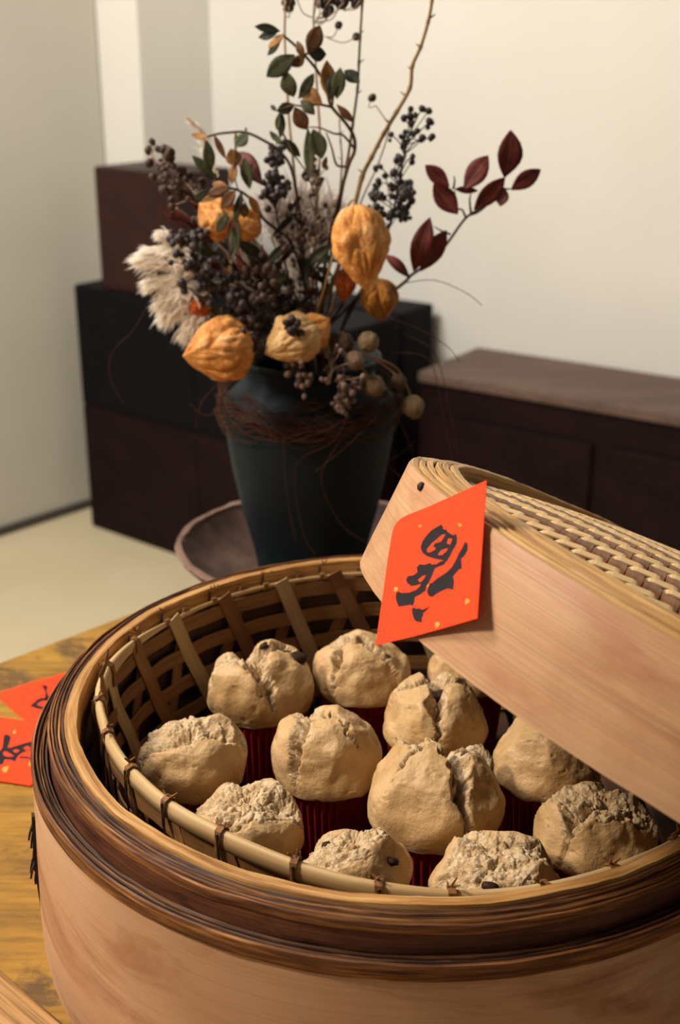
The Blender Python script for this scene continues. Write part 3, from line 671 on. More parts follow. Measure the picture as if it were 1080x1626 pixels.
# ================================================================== STEAMED CAKES
CZ = CH-.372
def sstep(x): x = max(0., min(1., x)); return x*x*(3-2*x)
def cake(idx, px, py, wpx, label, rays, ctr=(0, 0), hole=.25, H=1.0, lobes=(), seed=0, depth=.2, lift=.10, raisins=(), tilt=(0, 0), spin=0, z=CZ, rough=1.0):
    H *= 1.12; c = on_z(px, py, z); dep = c.y*_c-(c.z-CH)*_s; R = wpx*dep/FPX/2
    cz0 = TZ+FZ; zc = z-.008                     # cup foot, cup rim
    t = thing('steamed_cake', label, 'cake', (c.x, c.y, cz0), 'split-topped steamed cakes')
    NU, NV = 160, 76; V = []; A = []; S = Vector((seed*3.17, seed*1.71, seed*.77))
    an = sorted([((r[0]+spin) % 360,)+tuple(r[1:]) for r in rays])   # rays of the burst: (angle, length, width[, depth])
    cx, cy = ctr; AL0 = -.20; fq = random.Random(seed*17+3); FP = []
    for k in range(11):
        el = fq.uniform(.15, 1.25); az = 2*PI*(k+fq.uniform(-.3, .3))/11*2; FP.append((Vector((math.cos(az)*math.cos(el), math.sin(az)*math.cos(el), math.sin(el))), fq.uniform(.86, .97)))
    for i in range(NU):
        th = 2*PI*i/NU
        for j in range(NV+1):
            al = AL0+(PI/2-AL0)*(j/NV)**.92
            if j == NV: al = PI/2
            ca, sa = math.cos(al), math.sin(al)
            rr = max(ca, 0)**(.78 if al > 0 else 1.0); zz = H*(abs(sa)**.95)*(1 if sa > 0 else -.55)
            x = rr*math.cos(th); y = rr*math.sin(th)
            nrm = Vector((x, y, max(zz, -.1)/H**2)); nrm = nrm.normalized() if nrm.length > 1e-6 else Vector((0, 0, 1))
            q = Vector((x, y, zz))
            n1 = q*2.6+S
            wx = .10*noise.noise(n1)+.06*noise.noise(q*6+S)+.03*noise.noise(q*15+S); wy = .10*noise.noise(n1+Vector((5, 5, 5)))+.06*noise.noise(q*6+S+Vector((2, 5, 1)))+.03*noise.noise(q*15+S+Vector((7, 1, 1)))
            pr_ = 1.15*(PI/2-al)/(PI/2)          # unrolled plan, so that cracks can run down the flanks
            qx = pr_*math.cos(th)-cx+wx; qy = pr_*math.sin(th)-cy+wy
            rq = math.hypot(qx, qy); cand = []; outl = 0; m = 0
            if hole > 0:
                rn = rq/hole
                if rn < 1: cand.append(lift*rn-depth*.55*(1-rn)); m = sstep((1-rn)/.12)
                else: outl = lift*math.exp(-((rq-hole)/.3)**2)
            for ry in an:
                a, L, w = ry[:3]; dk = ry[3] if len(ry) > 3 else depth
                ar = math.radians(a); s = qx*math.cos(ar)+qy*math.sin(ar); tt = abs(-qx*math.sin(ar)+qy*math.cos(ar))
                if 0 < s < L:
                    fall = 1-(s/L)**2; wid = w*(1-(s/L)**1.8)+.012; tn = tt/wid
                    if tn < 1: cand.append(lift*fall*tn-dk*fall**.7*(1-tn)**.75); m = max(m, sstep((1-tn)/.16))
                    else: outl = max(outl, lift*fall*math.exp(-((tt-wid)/.30)**2))
            top = sstep((al+.15)/.55)
            aq = math.degrees(math.atan2(qy, qx)) % 360; k = sum(1 for a in an if a[0] < aq) % max(len(an), 1)
            lob = (lobes[k % len(lobes)] if lobes else 0)*sstep(rq/.22-.1)
            d = (min(cand) if cand else outl)+lob
            d = d*top+.08*noise.noise(q*1.5+S*2)+.036*noise.noise(q*3.6+S)
            m *= top
            g5 = noise.noise(q*3.6+S*3); d0 = d; d = 0; d += rough*m*(.07*g5+.045*noise.noise(q*9+S)+.030*noise.noise(q*21+S)+.030*noise.noise(q*40+S)-.09*(1-abs(noise.noise(q*4.5+S*4)))**7)
            if m < .5: d += .006*noise.noise(q*22+S)-.03*max(0, noise.noise(q*9+S*3)-.48)*4*(1-m)
            p = q.copy()
            for fn, fd in FP:
                pe = Vector((p.x, p.y, p.z/H)); e = pe.dot(fn)-fd*(1+.02*noise.noise(q*4+S))
                if e > 0: e *= .72*top; p -= Vector((fn.x*e, fn.y*e, fn.z*e*H))
            p += nrm*d0*.75+Vector((0, 0, .35*d0))
            p += nrm*d*.8
            p.z += (tilt[0]*p.x+tilt[1]*p.y)*top
            if sa < 0: p.z += .06*noise.noise(Vector((math.cos(th)*3, math.sin(th)*3, seed)))
            V.append(Vector((c.x+p.x*R, c.y+p.y*R, zc+p.z*R))); A.append(min(1, m))
    F = []
    for i in range(NU):
        for j in range(NV):
            a = i*(NV+1)+j; b_ = ((i+1) % NU)*(NV+1)+j; F.append((a, b_, b_+1, a+1))
    F.append(tuple(i*(NV+1) for i in reversed(range(NU))))
    o = link_mesh('cake_body', V, F, M['cake_wet' if idx in (1, 4, 11, 12) else 'cake'], t, None, True, ('crumb', A))
    # pleated paper cup
    NP_ = 44; nn = NP_*4; P = []; r1 = R*.93; r0 = R*.74; hc = zc-cz0
    for i in range(nn):
        th = 2*PI*i/nn; pl_ = (0, 1, 0, -1)[i % 4]*.028; row = []
        for f, dz in ((0, 0.), (.02, .0), (.35, .35), (.7, .7), (1., 1.04), (.985, 1.035), (.66, .7)):
            r = r0+(r1-r0)*f; r *= 1+pl_*min(1, f*2+.2)
            row.append(Vector((c.x+r*math.cos(th), c.y+r*math.sin(th), cz0+hc*dz+.0006)))
        P.append(row)
    b = MB(); b.grid(P, None, True); b.f.append(tuple(len(P[0])*i for i in reversed(range(nn))))
    o2 = b.build('paper_cup', M['cup'], t, False); o2['label'] = 'pleated red paper cup'
    # raisins, placed on the nearest point of the surface
    for (ang, el, s) in raisins:
        i = int(ang/360*NU) % NU; j = int(el*NV); p = V[i*(NV+1)+j]
        bm = bmesh.new(); bmesh.ops.create_icosphere(bm, subdivisions=2, radius=1)
        for v in bm.verts:
            v.co *= 1+.25*noise.noise(v.co*1.8+S)
            v.co = Vector((v.co.x*s*1.5, v.co.y*s, v.co.z*s*.8))
            v.co.rotate(Matrix.Rotation(seed+ang, 3, 'Z')); v.co += p-t.location
        me = bpy.data.meshes.new('raisin'); bm.to_mesh(me); bm.free(); me.materials.append(M['raisin']); me.polygons.foreach_set('use_smooth', [True]*len(me.polygons))
        ro = bpy.data.objects.new('raisin', me); C.objects.link(ro); ro.parent = t; ro['label'] = 'dark raisin'
    return t
# angles: 0 = right, 90 = away from the camera, 270 = towards the camera
cake(1, 412, 1090, 166, 'steamed cake with large dark raisins, at back left of the basket by the woven wall',
     [(100, 1.0, .22), (205, 1.15, .34, .12), (292, 1.3, .12, .30), (20, .7, .14)], (-.12, .05), .22, 0.78, (0.11, 0.16, -0.00, 0.19,), 1, .26, .12, [(30, .66, .0058), (12, .60, .0052), (75, .80, .0028)])
cake(2, 575, 1064, 146, 'steamed cake in the back row directly below the hanging tip of red paper',
     [(150, 1.0, .26, .14), (245, 1.15, .10, .2), (325, .9, .04, .12)], (-.22, .10), .22, 0.82, (0.11, 0.08, -0.00,), 2, .2, .08)
cake(3, 744, 1054, 126, 'steamed cake half hidden behind another under the lid edge, farthest right in back row',
     [(30, .8, .12), (180, .8, .1), (270, .8, .12)], (0, 0), .16, 0.80, (), 3, .2, .08, [(250, .74, .0035)])
cake(4, 692, 1140, 166, 'glossy steamed cake with dark brown filling at its split, just left of the lid edge',
     [(95, .9, .14), (266, 1.35, .11, .26), (15, .8, .08), (170, .6, .06)], (.02, .10), .16, 0.80, (0.02, 0.11, 0.08, -0.00,), 4, .22, .10, [(85, .86, .0042), (60, .90, .0036)])
cake(5, 521, 1196, 174, 'tall smooth steamed cake with one upright crack, in the middle of the basket',
     [(110, .8, .16), (247, 1.35, .13, .16), (322, .85, .025, .14)], (-.20, .12), .16, 0.92, (0.02, 0.08, -0.00,), 5, .18, .07)
cake(6, 303, 1204, 166, 'steamed cake with broad crumbly torn top beside the left rim of the basket',
     [(8, 1.25, .30, .20), (150, 1.0, .42, .06), (212, 1.25, .34, .16), (80, .8, .4, .05)], (-.05, .02), .42, 0.74, (0.11, 0.19, 0.13, 0.04,), 6, .12, .10, (), (.0, -.06))
cake(7, 690, 1265, 210, 'largest steamed cake, front and centre, with deep forked split',
     [(62, 1.0, .30, .30), (135, .9, .34, .08), (283, 1.45, .12, .30), (20, .8, .30, .16), (222, .9, .05, .10)], (.06, .20), .20, 0.82, (0.11, 0.19, 0.01, 0.08,), 7, .30, .14)
cake(8, 393, 1306, 176, 'steamed cake with wide pale torn top in front left, behind the tan basket rim',
     [(350, 1.2, .36, .16), (165, 1.1, .46, .08), (95, .9, .46, .04), (250, 1.2, .28, .06)], (0, .0), .55, 0.72, (0.11, 0.11, 0.08, 0.11,), 8, .10, .10, (), (0, -.08))
cake(9, 562, 1380, 170, 'broken steamed cake with bits of raisin in the front row below the tall one',
     [(50, 1.1, .25, .22), (150, 1.1, .46, .10), (230, 1.1, .40, .10)], (-.12, .05), .42, 0.72, (0.24, -0.00, 0.04,), 9, .16, .12, [(150, .66, .0032), (330, .55, .0026)])
cake(10, 784, 1394, 202, 'low pale torn steamed cake in the front row just behind the steamer rim',
     [(0, 1.2, .34, .14), (120, .9, .26), (215, 1.2, .40, .08), (290, 1.1, .30, .06)], (0, .05), .40, 0.70, (0.13, 0.05, 0.05, 0.11,), 10, .12, .10, [(260, .55, .0028)])
cake(11, 868, 1200, 170, 'shiny steamed cake tucked below the lower edge of the lid at right',
     [(318, 1.3, .13, .28), (30, .9, .14), (150, .8, .06)], (.12, .10), .18, 0.82, (0.02, 0.05, 0.01,), 11, .24, .09)
cake(12, 944, 1314, 186, 'steamed cake with knobbly brown crumbly top, farthest right beside the steamer rim',
     [(60, .95, .34, .12), (165, 1.0, .34, .12), (345, 1.1, .34, .26), (225, .9, .18, .2)], (.05, .06), .42, 0.74, (0.08, 0.04, 0.11, 0.01,), 12, .14, .09, rough=1.3)

# ================================================================== VASE AND DISH
VX, VY = -.0255, 1.010
dish = thing('round_dish', 'round weathered brown wooden dish with pale rim under the dark vase', 'dish', (VX, VY, TZ), local=True)
def wob(th, r, z): return r*(1+.02*noise.noise(Vector((math.cos(th)*1.5, math.sin(th)*1.5, 2))))
ring('bowl', [(.002, 0), (.060, 0), (.066, .004), (.092, .018), (.113, .040), (.1145, .044), (.110, .0445), (.106, .040), (.090, .022), (.062, .010), (.002, .010)], M['dish'], dish, 96, .0016, 41, rfun=wob)
ring('rim', [(.1135, .042), (.1165, .0455), (.115, .0485), (.111, .0475), (.1105, .044)], M['dish_rim'], dish, 96, .0014, 42, rfun=wob)
VB = TZ+.011
vase = thing('flower_vase', 'dark teal glazed ceramic vase holding the dried bouquet, behind the steamer', 'vase', (VX, VY, VB), local=True)
VH = on_y(490, 566, VY).z-VB
prof = [(.002, 0), (.042, 0), (.0445, .004), (.0480, VH*.14), (.0578, VH*.34), (.0655, VH*.53), (.0705, VH*.70), (.0722, VH*.78), (.0700, VH*.83), (.0610, VH*.875), (.0545, VH*.91), (.0535, VH*.95), (.0565, VH*.985), (.0590, VH), (.0565, VH+.001), (.051, VH*.98), (.049, VH*.94), (.055, VH*.86), (.065, VH*.76), (.06, VH*.5), (.044, VH*.12), (.002, VH*.08)]
ring('body', prof, M['vase'], vase, 96, .0006, 43)
ring('lip', [(.0575, VH-.0035), (.0598, VH-.001), (.0596, VH+.0012), (.0570, VH+.0018), (.0558, VH-.0005)], M['vase'], vase, 96, .0003, 44)
VT = Vector((VX, VY, VB+VH))

# ================================================================== DRIED BOUQUET
def mouth(k=0, r=.03):
    q = random.Random(k*13+5); a = q.uniform(0, 2*PI); d = r*math.sqrt(q.random())
    return [VT+Vector((d*math.cos(a)*.8, d*math.sin(a)*.8, -.004)), VT+Vector((d*.5*math.cos(a+2), d*.5*math.sin(a+2), -.06))]
def path3(px, Y0, Y1=None, k=0, r=.03):
    """pixel polyline at depth Y0..Y1, running on into the vase's mouth"""
    n = len(px); Y1 = VY if Y1 is None else Y1
    pts = [on_y(x, y, Y0+(Y1-Y0)*i/max(n-1, 1)) for i, (x, y) in enumerate(px)]
    return smooth_path(pts+mouth(k, r), 6)
def leaf(parent, base, tip, w, mat, curl=.12, fold=.18, face=None, roll=0.0, seed=0, name='leaf'):
    base, tip = Vector(base), Vector(tip); ax = tip-base; L = ax.length; a = ax/L
    f = Vector((0, -1, .25)) if face is None else Vector(face)
    n = (f-a*f.dot(a)).normalized(); n.rotate(Matrix.Rotation(roll, 3, a)); s = a.cross(n)
    rows = []; us = []; NL = 10; off = Vector((rnd.uniform(-1, 1), rnd.uniform(-1, 1), seed))
    pt = [(0, .06), (.08, .30), (.2, .62), (.34, .88), (.48, 1.0), (.62, .95), (.76, .75), (.88, .44), (.96, .17), (1, .015)]
    for i, (u, ww) in enumerate(pt):
        c = base+ax*u+n*(curl*L*(math.sin(PI*u)-.2*u)); row = []; ur = []
        for v in (-1, -.5, 0, .5, 1):
            h = fold*w*.5*abs(v)*ww
            q = c+s*(v*w*.5*ww)+n*(h+.06*w*noise.noise(off+Vector((u*3, v*2, 0))))
            row.append(q); ur.append((u, .5+.5*v))
        rows.append(row); us.append(ur)
    b = MB(); b.grid(rows, us)
    o = b.build(name, M[mat], parent, True); md = o.modifiers.new('thickness', 'SOLIDIFY'); md.thickness = .0004
    return o
def px_m(Y): return Y/(_c*FPX)*1.0     # metres per pixel near distance Y (approx.)
def branch(name, label, cat, px, Y, leaves, rad=(.0007, .0016), mat='stem', k=0, twigs=(), group=None, Y1=None):
    pts = path3(px, Y, Y1, k); t = thing(name, label, cat, pts[-1], group)
    b = MB(); n = len(pts); b.tube(pts, [rad[0]+(rad[1]-rad[0])*i/(n-1) for i in range(n)], 7); b.build('stem', M[mat], t, True)
    q = random.Random(k+99)
    if twigs:
        b = MB()
        for tw in twigs:
            tp = smooth_path([on_y(x, y, Y+.004*math.sin(i*1.3+k)) for i, (x, y) in enumerate(tw)], 5); b.tube(tp, [rad[0]*1.2+(rad[0]*.5-rad[0]*1.2)*i/(len(tp)-1) for i in range(len(tp))], 6)
        b.build('twigs', M[mat], t, True)
    for i, lf in enumerate(leaves):
        (bx, by), (tx, ty), w, m = lf[:4]; dy = lf[4] if len(lf) > 4 else q.uniform(-.006, .006)
        leaf(t, on_y(bx, by, Y-.001), on_y(tx, ty, Y+dy), w*px_m(Y), m, q.uniform(-.12, .14), q.uniform(.1, .35), None, q.uniform(-.45, .45), i+k*10)
    return t
YB = .955
branch('leafy_branch', 'tall curving branch with small dried green and tan leaves, top centre of bouquet', 'branch',
  [(448, 55), (466, 70), (483, 87), (507, 117), (520, 150), (527, 170), (550, 197), (562, 218), (563, 240), (553, 264), (538, 320), (515, 430)], YB,
  [((445, 50), (404, 42), 14, 'leaf_dark'), ((440, 53), (411, 60), 13, 'leaf_dark'), ((452, 54), (426, 76), 13, 'leaf_tan'), ((446, 64), (425, 88), 11, 'leaf_dark'),
   ((468, 87), (423, 122), 27, 'leaf_green'), ((455, 112), (466, 154), 25, 'leaf_green'), ((484, 92), (472, 65), 12, 'leaf_brown'), ((484, 88), (464, 106), 16, 'leaf_brown'),
   ((489, 86), (508, 40), 25, 'leaf_brown'), ((490, 86), (518, 86), 21, 'leaf_dark'), ((527, 160), (518, 96), 27, 'leaf_tan'), ((524, 158), (532, 116), 18, 'leaf_dark'),
   ((535, 157), (541, 107), 21, 'leaf_green'), ((571, 132), (547, 112), 20, 'leaf_dark'), ((512, 166), (478, 140), 24, 'leaf_tan'), ((474, 157), (498, 117), 16, 'leaf_green'),
   ((468, 166), (440, 177), 17, 'leaf_dark'), ((468, 170), (487, 206), 23, 'leaf_brown'), ((449, 180), (445, 220), 11, 'leaf_dark'), ((443, 180), (440, 207), 9, 'leaf_green'), ((440, 176), (430, 167), 7, 'leaf_dark'),
   ((489, 203), (492, 284), 17, 'leaf_green'), ((497, 205), (512, 252), 26, 'leaf_green'), ((519, 248), (513, 268), 8, 'leaf_brown'), ((535, 166), (562, 194), 12, 'leaf_brown'),
   ((452, 220), (477, 249), 15, 'leaf_green'), ((428, 208), (446, 228), 10, 'leaf_green'), ((478, 160), (500, 182), 16, 'leaf_green')],
  (.0009, .0018), 'stem', 1, [[(527, 170), (505, 166), (487, 170), (465, 167), (443, 175)], [(483, 87), (490, 84), (498, 74)], [(563, 236), (545, 215), (530, 212), (508, 203), (490, 202)], [(553, 264), (535, 262), (527, 235), (518, 210)], [(510, 166), (500, 152), (488, 145)], [(527, 170), (530, 150), (536, 125)], [(445, 178), (447, 205), (460, 232), (470, 250), (500, 290)]])
branch('leafy_branch', 'arching branch with drooping grey-green leaves at upper left of bouquet', 'branch',
  [(330, 217), (345, 213), (360, 211), (387, 210), (413, 220), (447, 243), (466, 280), (480, 380), (490, 480)], .965,
  [((330, 217), (303, 214), 11, 'leaf_tan'), ((328, 222), (334, 274), 18, 'leaf_green'), ((340, 287), (305, 247), 17, 'leaf_green'), ((394, 212), (373, 233), 20, 'leaf_green'), ((340, 214), (358, 252), 10, 'leaf_brown'),
   ((366, 236), (376, 264), 24, 'leaf_tan'), ((374, 256), (369, 292), 13, 'leaf_tan'), ((417, 294), (381, 240), 27, 'leaf_red', .02), ((397, 300), (388, 250), 20, 'leaf_green'), ((374, 212), (375, 232), 7, 'leaf_tan'), ((391, 210), (390, 202), 4, 'leaf_dark')],
  (.0008, .0015), 'stem', 2, [[(374, 211), (374, 240), (372, 270), (378, 300), (400, 340)]])
branch('leafy_branch', 'low arching branch whose green leaves hang over the orange lantern at left', 'branch',
  [(360, 299), (372, 300), (386, 306), (400, 318), (410, 332), (418, 347), (441, 366), (460, 382), (478, 430), (488, 500)], .940,
  [((364, 298), (330, 309), 16, 'leaf_brown'), ((362, 297), (338, 292), 12, 'leaf_tan'), ((358, 303), (318, 322), 10, 'leaf_tan'), ((333, 300), (310, 318), 13, 'leaf_dark'), ((374, 303), (352, 332), 19, 'leaf_brown'), ((361, 338), (344, 369), 15, 'leaf_green'), ((381, 308), (374, 352), 10, 'leaf_dark'), ((377, 348), (368, 412), 18, 'leaf_green'), ((388, 322), (388, 346), 15, 'leaf_brown'), ((395, 310), (413, 341), 13, 'leaf_tan')],
  (.0009, .0016), 'stem_dark', 3, [[(382, 304), (384, 322), (374, 345), (366, 352)], [(366, 352), (362, 372), (366, 412)]])
branch('red_leaf_branch', 'branch of glossy red-brown oval leaves reaching out to the right of bouquet', 'branch',
  [(800, 292), (782, 316), (765, 330), (740, 346), (715, 380), (700, 399), (678, 420), (653, 437), (645, 446), (623, 462), (595, 470), (560, 482)], .965,
  [((801, 281), (812, 207), 38, 'leaf_red', 0), ((812, 301), (859, 269), 25, 'leaf_red'), ((753, 333), (802, 281), 28, 'leaf_red'), ((800, 297), (795, 328), 20, 'leaf_red'), ((737, 300), (776, 247), 33, 'leaf_red'), ((722, 300), (759, 303), 11, 'leaf_red'),
   ((713, 297), (675, 262), 24, 'leaf_red'), ((727, 340), (688, 292), 32, 'leaf_red'), ((657, 430), (683, 345), 32, 'leaf_red', 0), ((668, 430), (709, 365), 34, 'leaf_red'), ((650, 441), (611, 404), 17, 'leaf_red')],
  (.0008, .0017), 'stem_dark', 4, [[(740, 346), (734, 333), (727, 330), (722, 302)], [(745, 342), (760, 337), (772, 328)], [(800, 300), (806, 300), (813, 300)], [(715, 372), (700, 366), (690, 360)], [(720, 300), (722, 288), (721, 280)], [(748, 338), (746, 318), (748, 306)]])
# bare stems
def bare(label, px, Y, r0, r1, mat, k, knots=0, buds=(), bmat='berry'):
    pts = path3(px, Y, None, k); t = thing('dry_stem', label, 'stem', pts[-1])
    b = MB(); n = len(pts); q = random.Random(k)
    rr = [r0+(r1-r0)*i/(n-1) for i in range(n)]
    for i in range(n):
        if knots and i % 6 == 0: rr[i] *= 1.3
    b.tube(pts, rr, 7)
    for i in range(knots):
        j = min(n-12, 4+i*7); d = Vector((q.choice((-1, 1))*.9, q.uniform(-.5, .5), .6)).normalized(); b.tube([pts[j], pts[j]+d*q.uniform(.003, .006)], [r0*.9, r0*.3], 5)
    b.build('stalk', M[mat], t, True)
    if buds:
        b = MB()
        for (x, y, ax_, ay_, r) in buds:
            a = on_y(ax_, ay_, Y); e = on_y(x, y, Y+q.uniform(-.012, .012)); mid = (a+e)*.5+Vector((q.uniform(-.004, .004), 0, -.004)); b.tube(smooth_path([a, mid, e], 5), .00045, 5)
        b.build('twigs', M['stem_pale'], t, True)
        for i, (x, y, ax_, ay_, r) in enumerate(buds): berry(t, on_y(x, y, Y+q.uniform(-.012, .012)*0), r*px_m(Y), bmat, q)
    return t
BM = {}
def berry_mesh(kind):
    if kind in BM: return BM[kind]
    bm = bmesh.new(); bmesh.ops.create_icosphere(bm, subdivisions=2, radius=1)
    for v in bm.verts:
        v.co *= 1+.16*noise.noise(v.co*1.7+Vector((3, 1, len(BM)*5)))
        if v.co.z > .82: v.co.z *= .86
        if v.co.z < -.8: v.co.z *= 1.16
    me = bpy.data.meshes.new('berry'); bm.to_mesh(me); bm.free(); me.materials.append(M[kind]); me.polygons.foreach_set('use_smooth', [True]*len(me.polygons)); BM[kind] = me; return me
def berry(parent, p, r, kind, q, name='berry'):
    o = bpy.data.objects.new(name, berry_mesh(kind)); C.objects.link(o); o.parent = parent; o.location = Vector(p)-parent.location
    o.scale = (r*q.uniform(.85, 1.1), r*q.uniform(.85, 1.1), r*q.uniform(.95, 1.3)); o.rotation_euler = (q.uniform(-1, 1), q.uniform(-1, 1), q.uniform(0, 6)); return o
bare('long bare tan twig slanting up to the top right above the bouquet', [(694, -70), (686, 2), (680, 35), (668, 75), (655, 105), (651, 140), (630, 178), (610, 212), (590, 250), (575, 282), (560, 340), (528, 450)], .985, .0011, .0021, 'stem_tan', 11, 9)
bare('thin brown stem running straight up right of the curved leafy branch', [(577, -60), (575, 10), (572, 60), (570, 100), (568, 140), (560, 200), (551, 260), (530, 380), (505, 500)], 1.0, .0008, .0013, 'stem', 12, 4)
bare('pale straight stem rising at the left of the tall leafy branch', [(453, -60), (453, 0), (452, 60), (455, 120), (459, 190), (466, 260), (478, 380), (488, 500)], 1.03, .0009, .0013, 'stem_pale', 13, 0,
     [(459, 11, 453, 25, 7), (463, 4, 453, 15, 6), (455, 2, 453, 12, 6)], 'berry_brown')
bare('central stem with dark purple flower buds cut off by top edge of frame', [(503, -70), (500, -10), (498, 30), (499, 60), (501, 100), (504, 150), (508, 220), (505, 300), (498, 420), (492, 500)], 1.02, .0008, .0013, 'stem_pale', 14, 0,
     [(508, 2, 499, 34, 8), (517, 3, 502, 30, 8), (526, -3, 503, 28, 8), (520, 20, 500, 36, 7), (525, 15, 502, 34, 6), (540, 8, 505, 34, 6), (546, 4, 520, 22, 7), (565, 3, 540, 12, 8), (571, 1, 540, 12, 6), (534, 2, 505, 30, 7), (538, 40, 515, 58, 5.5), (566, 58, 520, 60, 5.5), (470, -8, 496, 28, 5), (513, -12, 500, 20, 8), (553, -8, 540, 10, 8)])
bare('thin stalk carrying one round brown berry right of the central stems', [(597, 168), (612, 190), (618, 205), (600, 262), (570, 330), (525, 470)], 1.0, .0004, .0009, 'stem_pale', 15, 0, [(591, 155, 597, 168, 6.0)], 'berry_brown')
bare('fine grey upright stalk in the centre of bouquet', [(539, 190), (541, 225), (543, 262), (536, 330), (512, 450)], 1.01, .0005, .0009, 'stem_dark', 16, 2)

def spray(label, px, Y, spread, n, r, kind, k, stem='stem_dark', lo=.0, hi=.75, depth=.03, up_=-.2, elong=False, seeds=None):
    """one berry or flower spray: a stem, fine stalks, and every berry"""
    pts = path3(px, Y, None, k); main = smooth_path([on_y(x, y, Y) for x, y in px], 8); t = thing('berry_spray', label, 'berries', pts[-1], 'dried berry sprays in the bouquet')
    q = random.Random(k*31+3); b = MB(); m = len(pts); b.tube(pts, [.0006+.0008*i/(m-1) for i in range(m)], 6)
    s_ = spread*px_m(Y); bl = []
    for i in range(n):
        u = lo+(hi-lo)*q.random()**1.1; j = min(int(u*(len(main)-1)), len(main)-1); a = main[j]
        d = Vector((q.gauss(0, .55), 0, q.gauss(.1, .55)))*s_*(.45+.75*u); d.y = q.gauss(0, .5)*depth
        e = a+d; j2 = min(j+3, len(main)-1); a2 = main[j2]
        mid = (a2+e)*.5+Vector((q.uniform(-.002, .002), 0, q.uniform(-.002, .003)))
        b.tube(smooth_path([a2, mid, e], 4), [.0005]*8+[.00035], 4); bl.append((e, r*px_m(Y)*q.uniform(.7, 1.2)))
        if q.random() < .35: bl.append((e+Vector((q.uniform(-1, 1), q.uniform(-1, 1), q.uniform(-1, 1))).normalized()*r*px_m(Y)*1.7, r*px_m(Y)*q.uniform(.6, 1.0)))
    b.build('twigs', M[stem], t, True)
    for e, rr in bl: berry(t, e, rr, kind, q)
    return t
spray('airy spray of dark berries on fine stalks right of the big hanging lantern', [(665, 180), (650, 215), (640, 255), (632, 300), (622, 345), (605, 400), (570, 470)], .985, 38, 42, 5.0, 'berry', 21, 'stem_dark', 0, .70, .03)
spray('lower right spray of dark berries just above the red-brown leaf pair', [(640, 300), (632, 325), (622, 350), (600, 410), (560, 480)], 1.0, 26, 24, 5.5, 'berry', 22, 'stem_dark', 0, .6, .03)
spray('dusty purple flower spray at the far left edge of bouquet', [(240, 250), (262, 275), (290, 300), (325, 330), (370, 380), (430, 470)], 1.0, 30, 42, 5.6, 'berry_brown', 23, 'stem_pale', 0, .62, .04)
spray('pair of long-stalked purple buds standing out at upper left', [(268, 238), (277, 262), (290, 292), (330, 340), (400, 430)], .99, 12, 10, 5.5, 'berry_brown', 24, 'stem_pale', 0, .4, .02)
spray('dark berry cluster in the upper centre behind the drooping leaves', [(440, 240), (438, 275), (436, 310), (444, 370), (465, 460)], .995, 24, 40, 5.5, 'berry', 25, 'stem_dark', 0, .6, .03)
spray('dense dark berry cluster left of centre beside the white plume', [(300, 420), (322, 440), (345, 455), (390, 480), (440, 520)], .965, 34, 56, 6, 'berry', 26, 'stem_dark', 0, .8, .04)
spray('dense dark berry cluster in the very centre of the bouquet', [(400, 420), (415, 445), (430, 470), (455, 500), (475, 530)], .97, 44, 60, 6, 'berry_brown', 27, 'stem_dark', 0, .9, .04)
spray('dark spiky seed heads crossing the top of the white plume', [(275, 378), (300, 380), (325, 376), (350, 385), (400, 430), (450, 500)], .958, 12, 26, 6, 'berry', 28, 'stem_dark', 0, .5, .02)
spray('hanging pinkish brown bud spray in front of the vase shoulder', [(540, 648), (548, 630), (548, 612), (535, 592), (515, 570)], .925, 28, 52, 4.3, 'bud_pink', 29, 'bud_pink', 0, .8, .015)
spray('short drooping bud spray below the pale crumpled lantern', [(470, 605), (472, 595), (475, 585), (480, 570)], .93, 30, 18, 4.8, 'bud_pink', 30, 'stem_dark', 0, .8, .01)
spray('small purple berry bunch lying on the pale crumpled lantern', [(462, 512), (470, 522), (474, 535), (478, 555)], .915, 16, 14, 5.5, 'berry', 31, 'stem_dark', 0, .7, .008)
spray('small dark berry bunch between the two lower lanterns', [(385, 515), (390, 530), (400, 545), (430, 560)], .935, 16, 20, 5, 'berry', 32, 'stem_dark', 0, .8, .012)
spray('thin twiggy brown spray filling the centre right behind the big lantern', [(500, 260), (502, 310), (500, 360), (497, 420), (493, 490)], 1.0, 26, 36, 4.2, 'berry_brown', 33, 'stem_pale', 0, .9, .04)
spray('wispy bud spray left of the centre stems', [(470, 330), (474, 370), (478, 410), (484, 470)], .985, 34, 34, 4.6, 'berry_brown', 34, 'stem_dark', 0, .9, .04)
spray('dark seed spray low in the bouquet behind the pale lantern', [(360, 480), (385, 500), (420, 515), (460, 540)], .975, 34, 46, 5.5, 'berry', 35, 'stem_dark', 0, .9, .04)
spray('dark berry sprig rising at the right just behind the big lantern', [(600, 300), (590, 350), (570, 420), (540, 490)], 1.02, 18, 16, 5, 'berry', 36, 'stem_dark', 0, .6, .02)

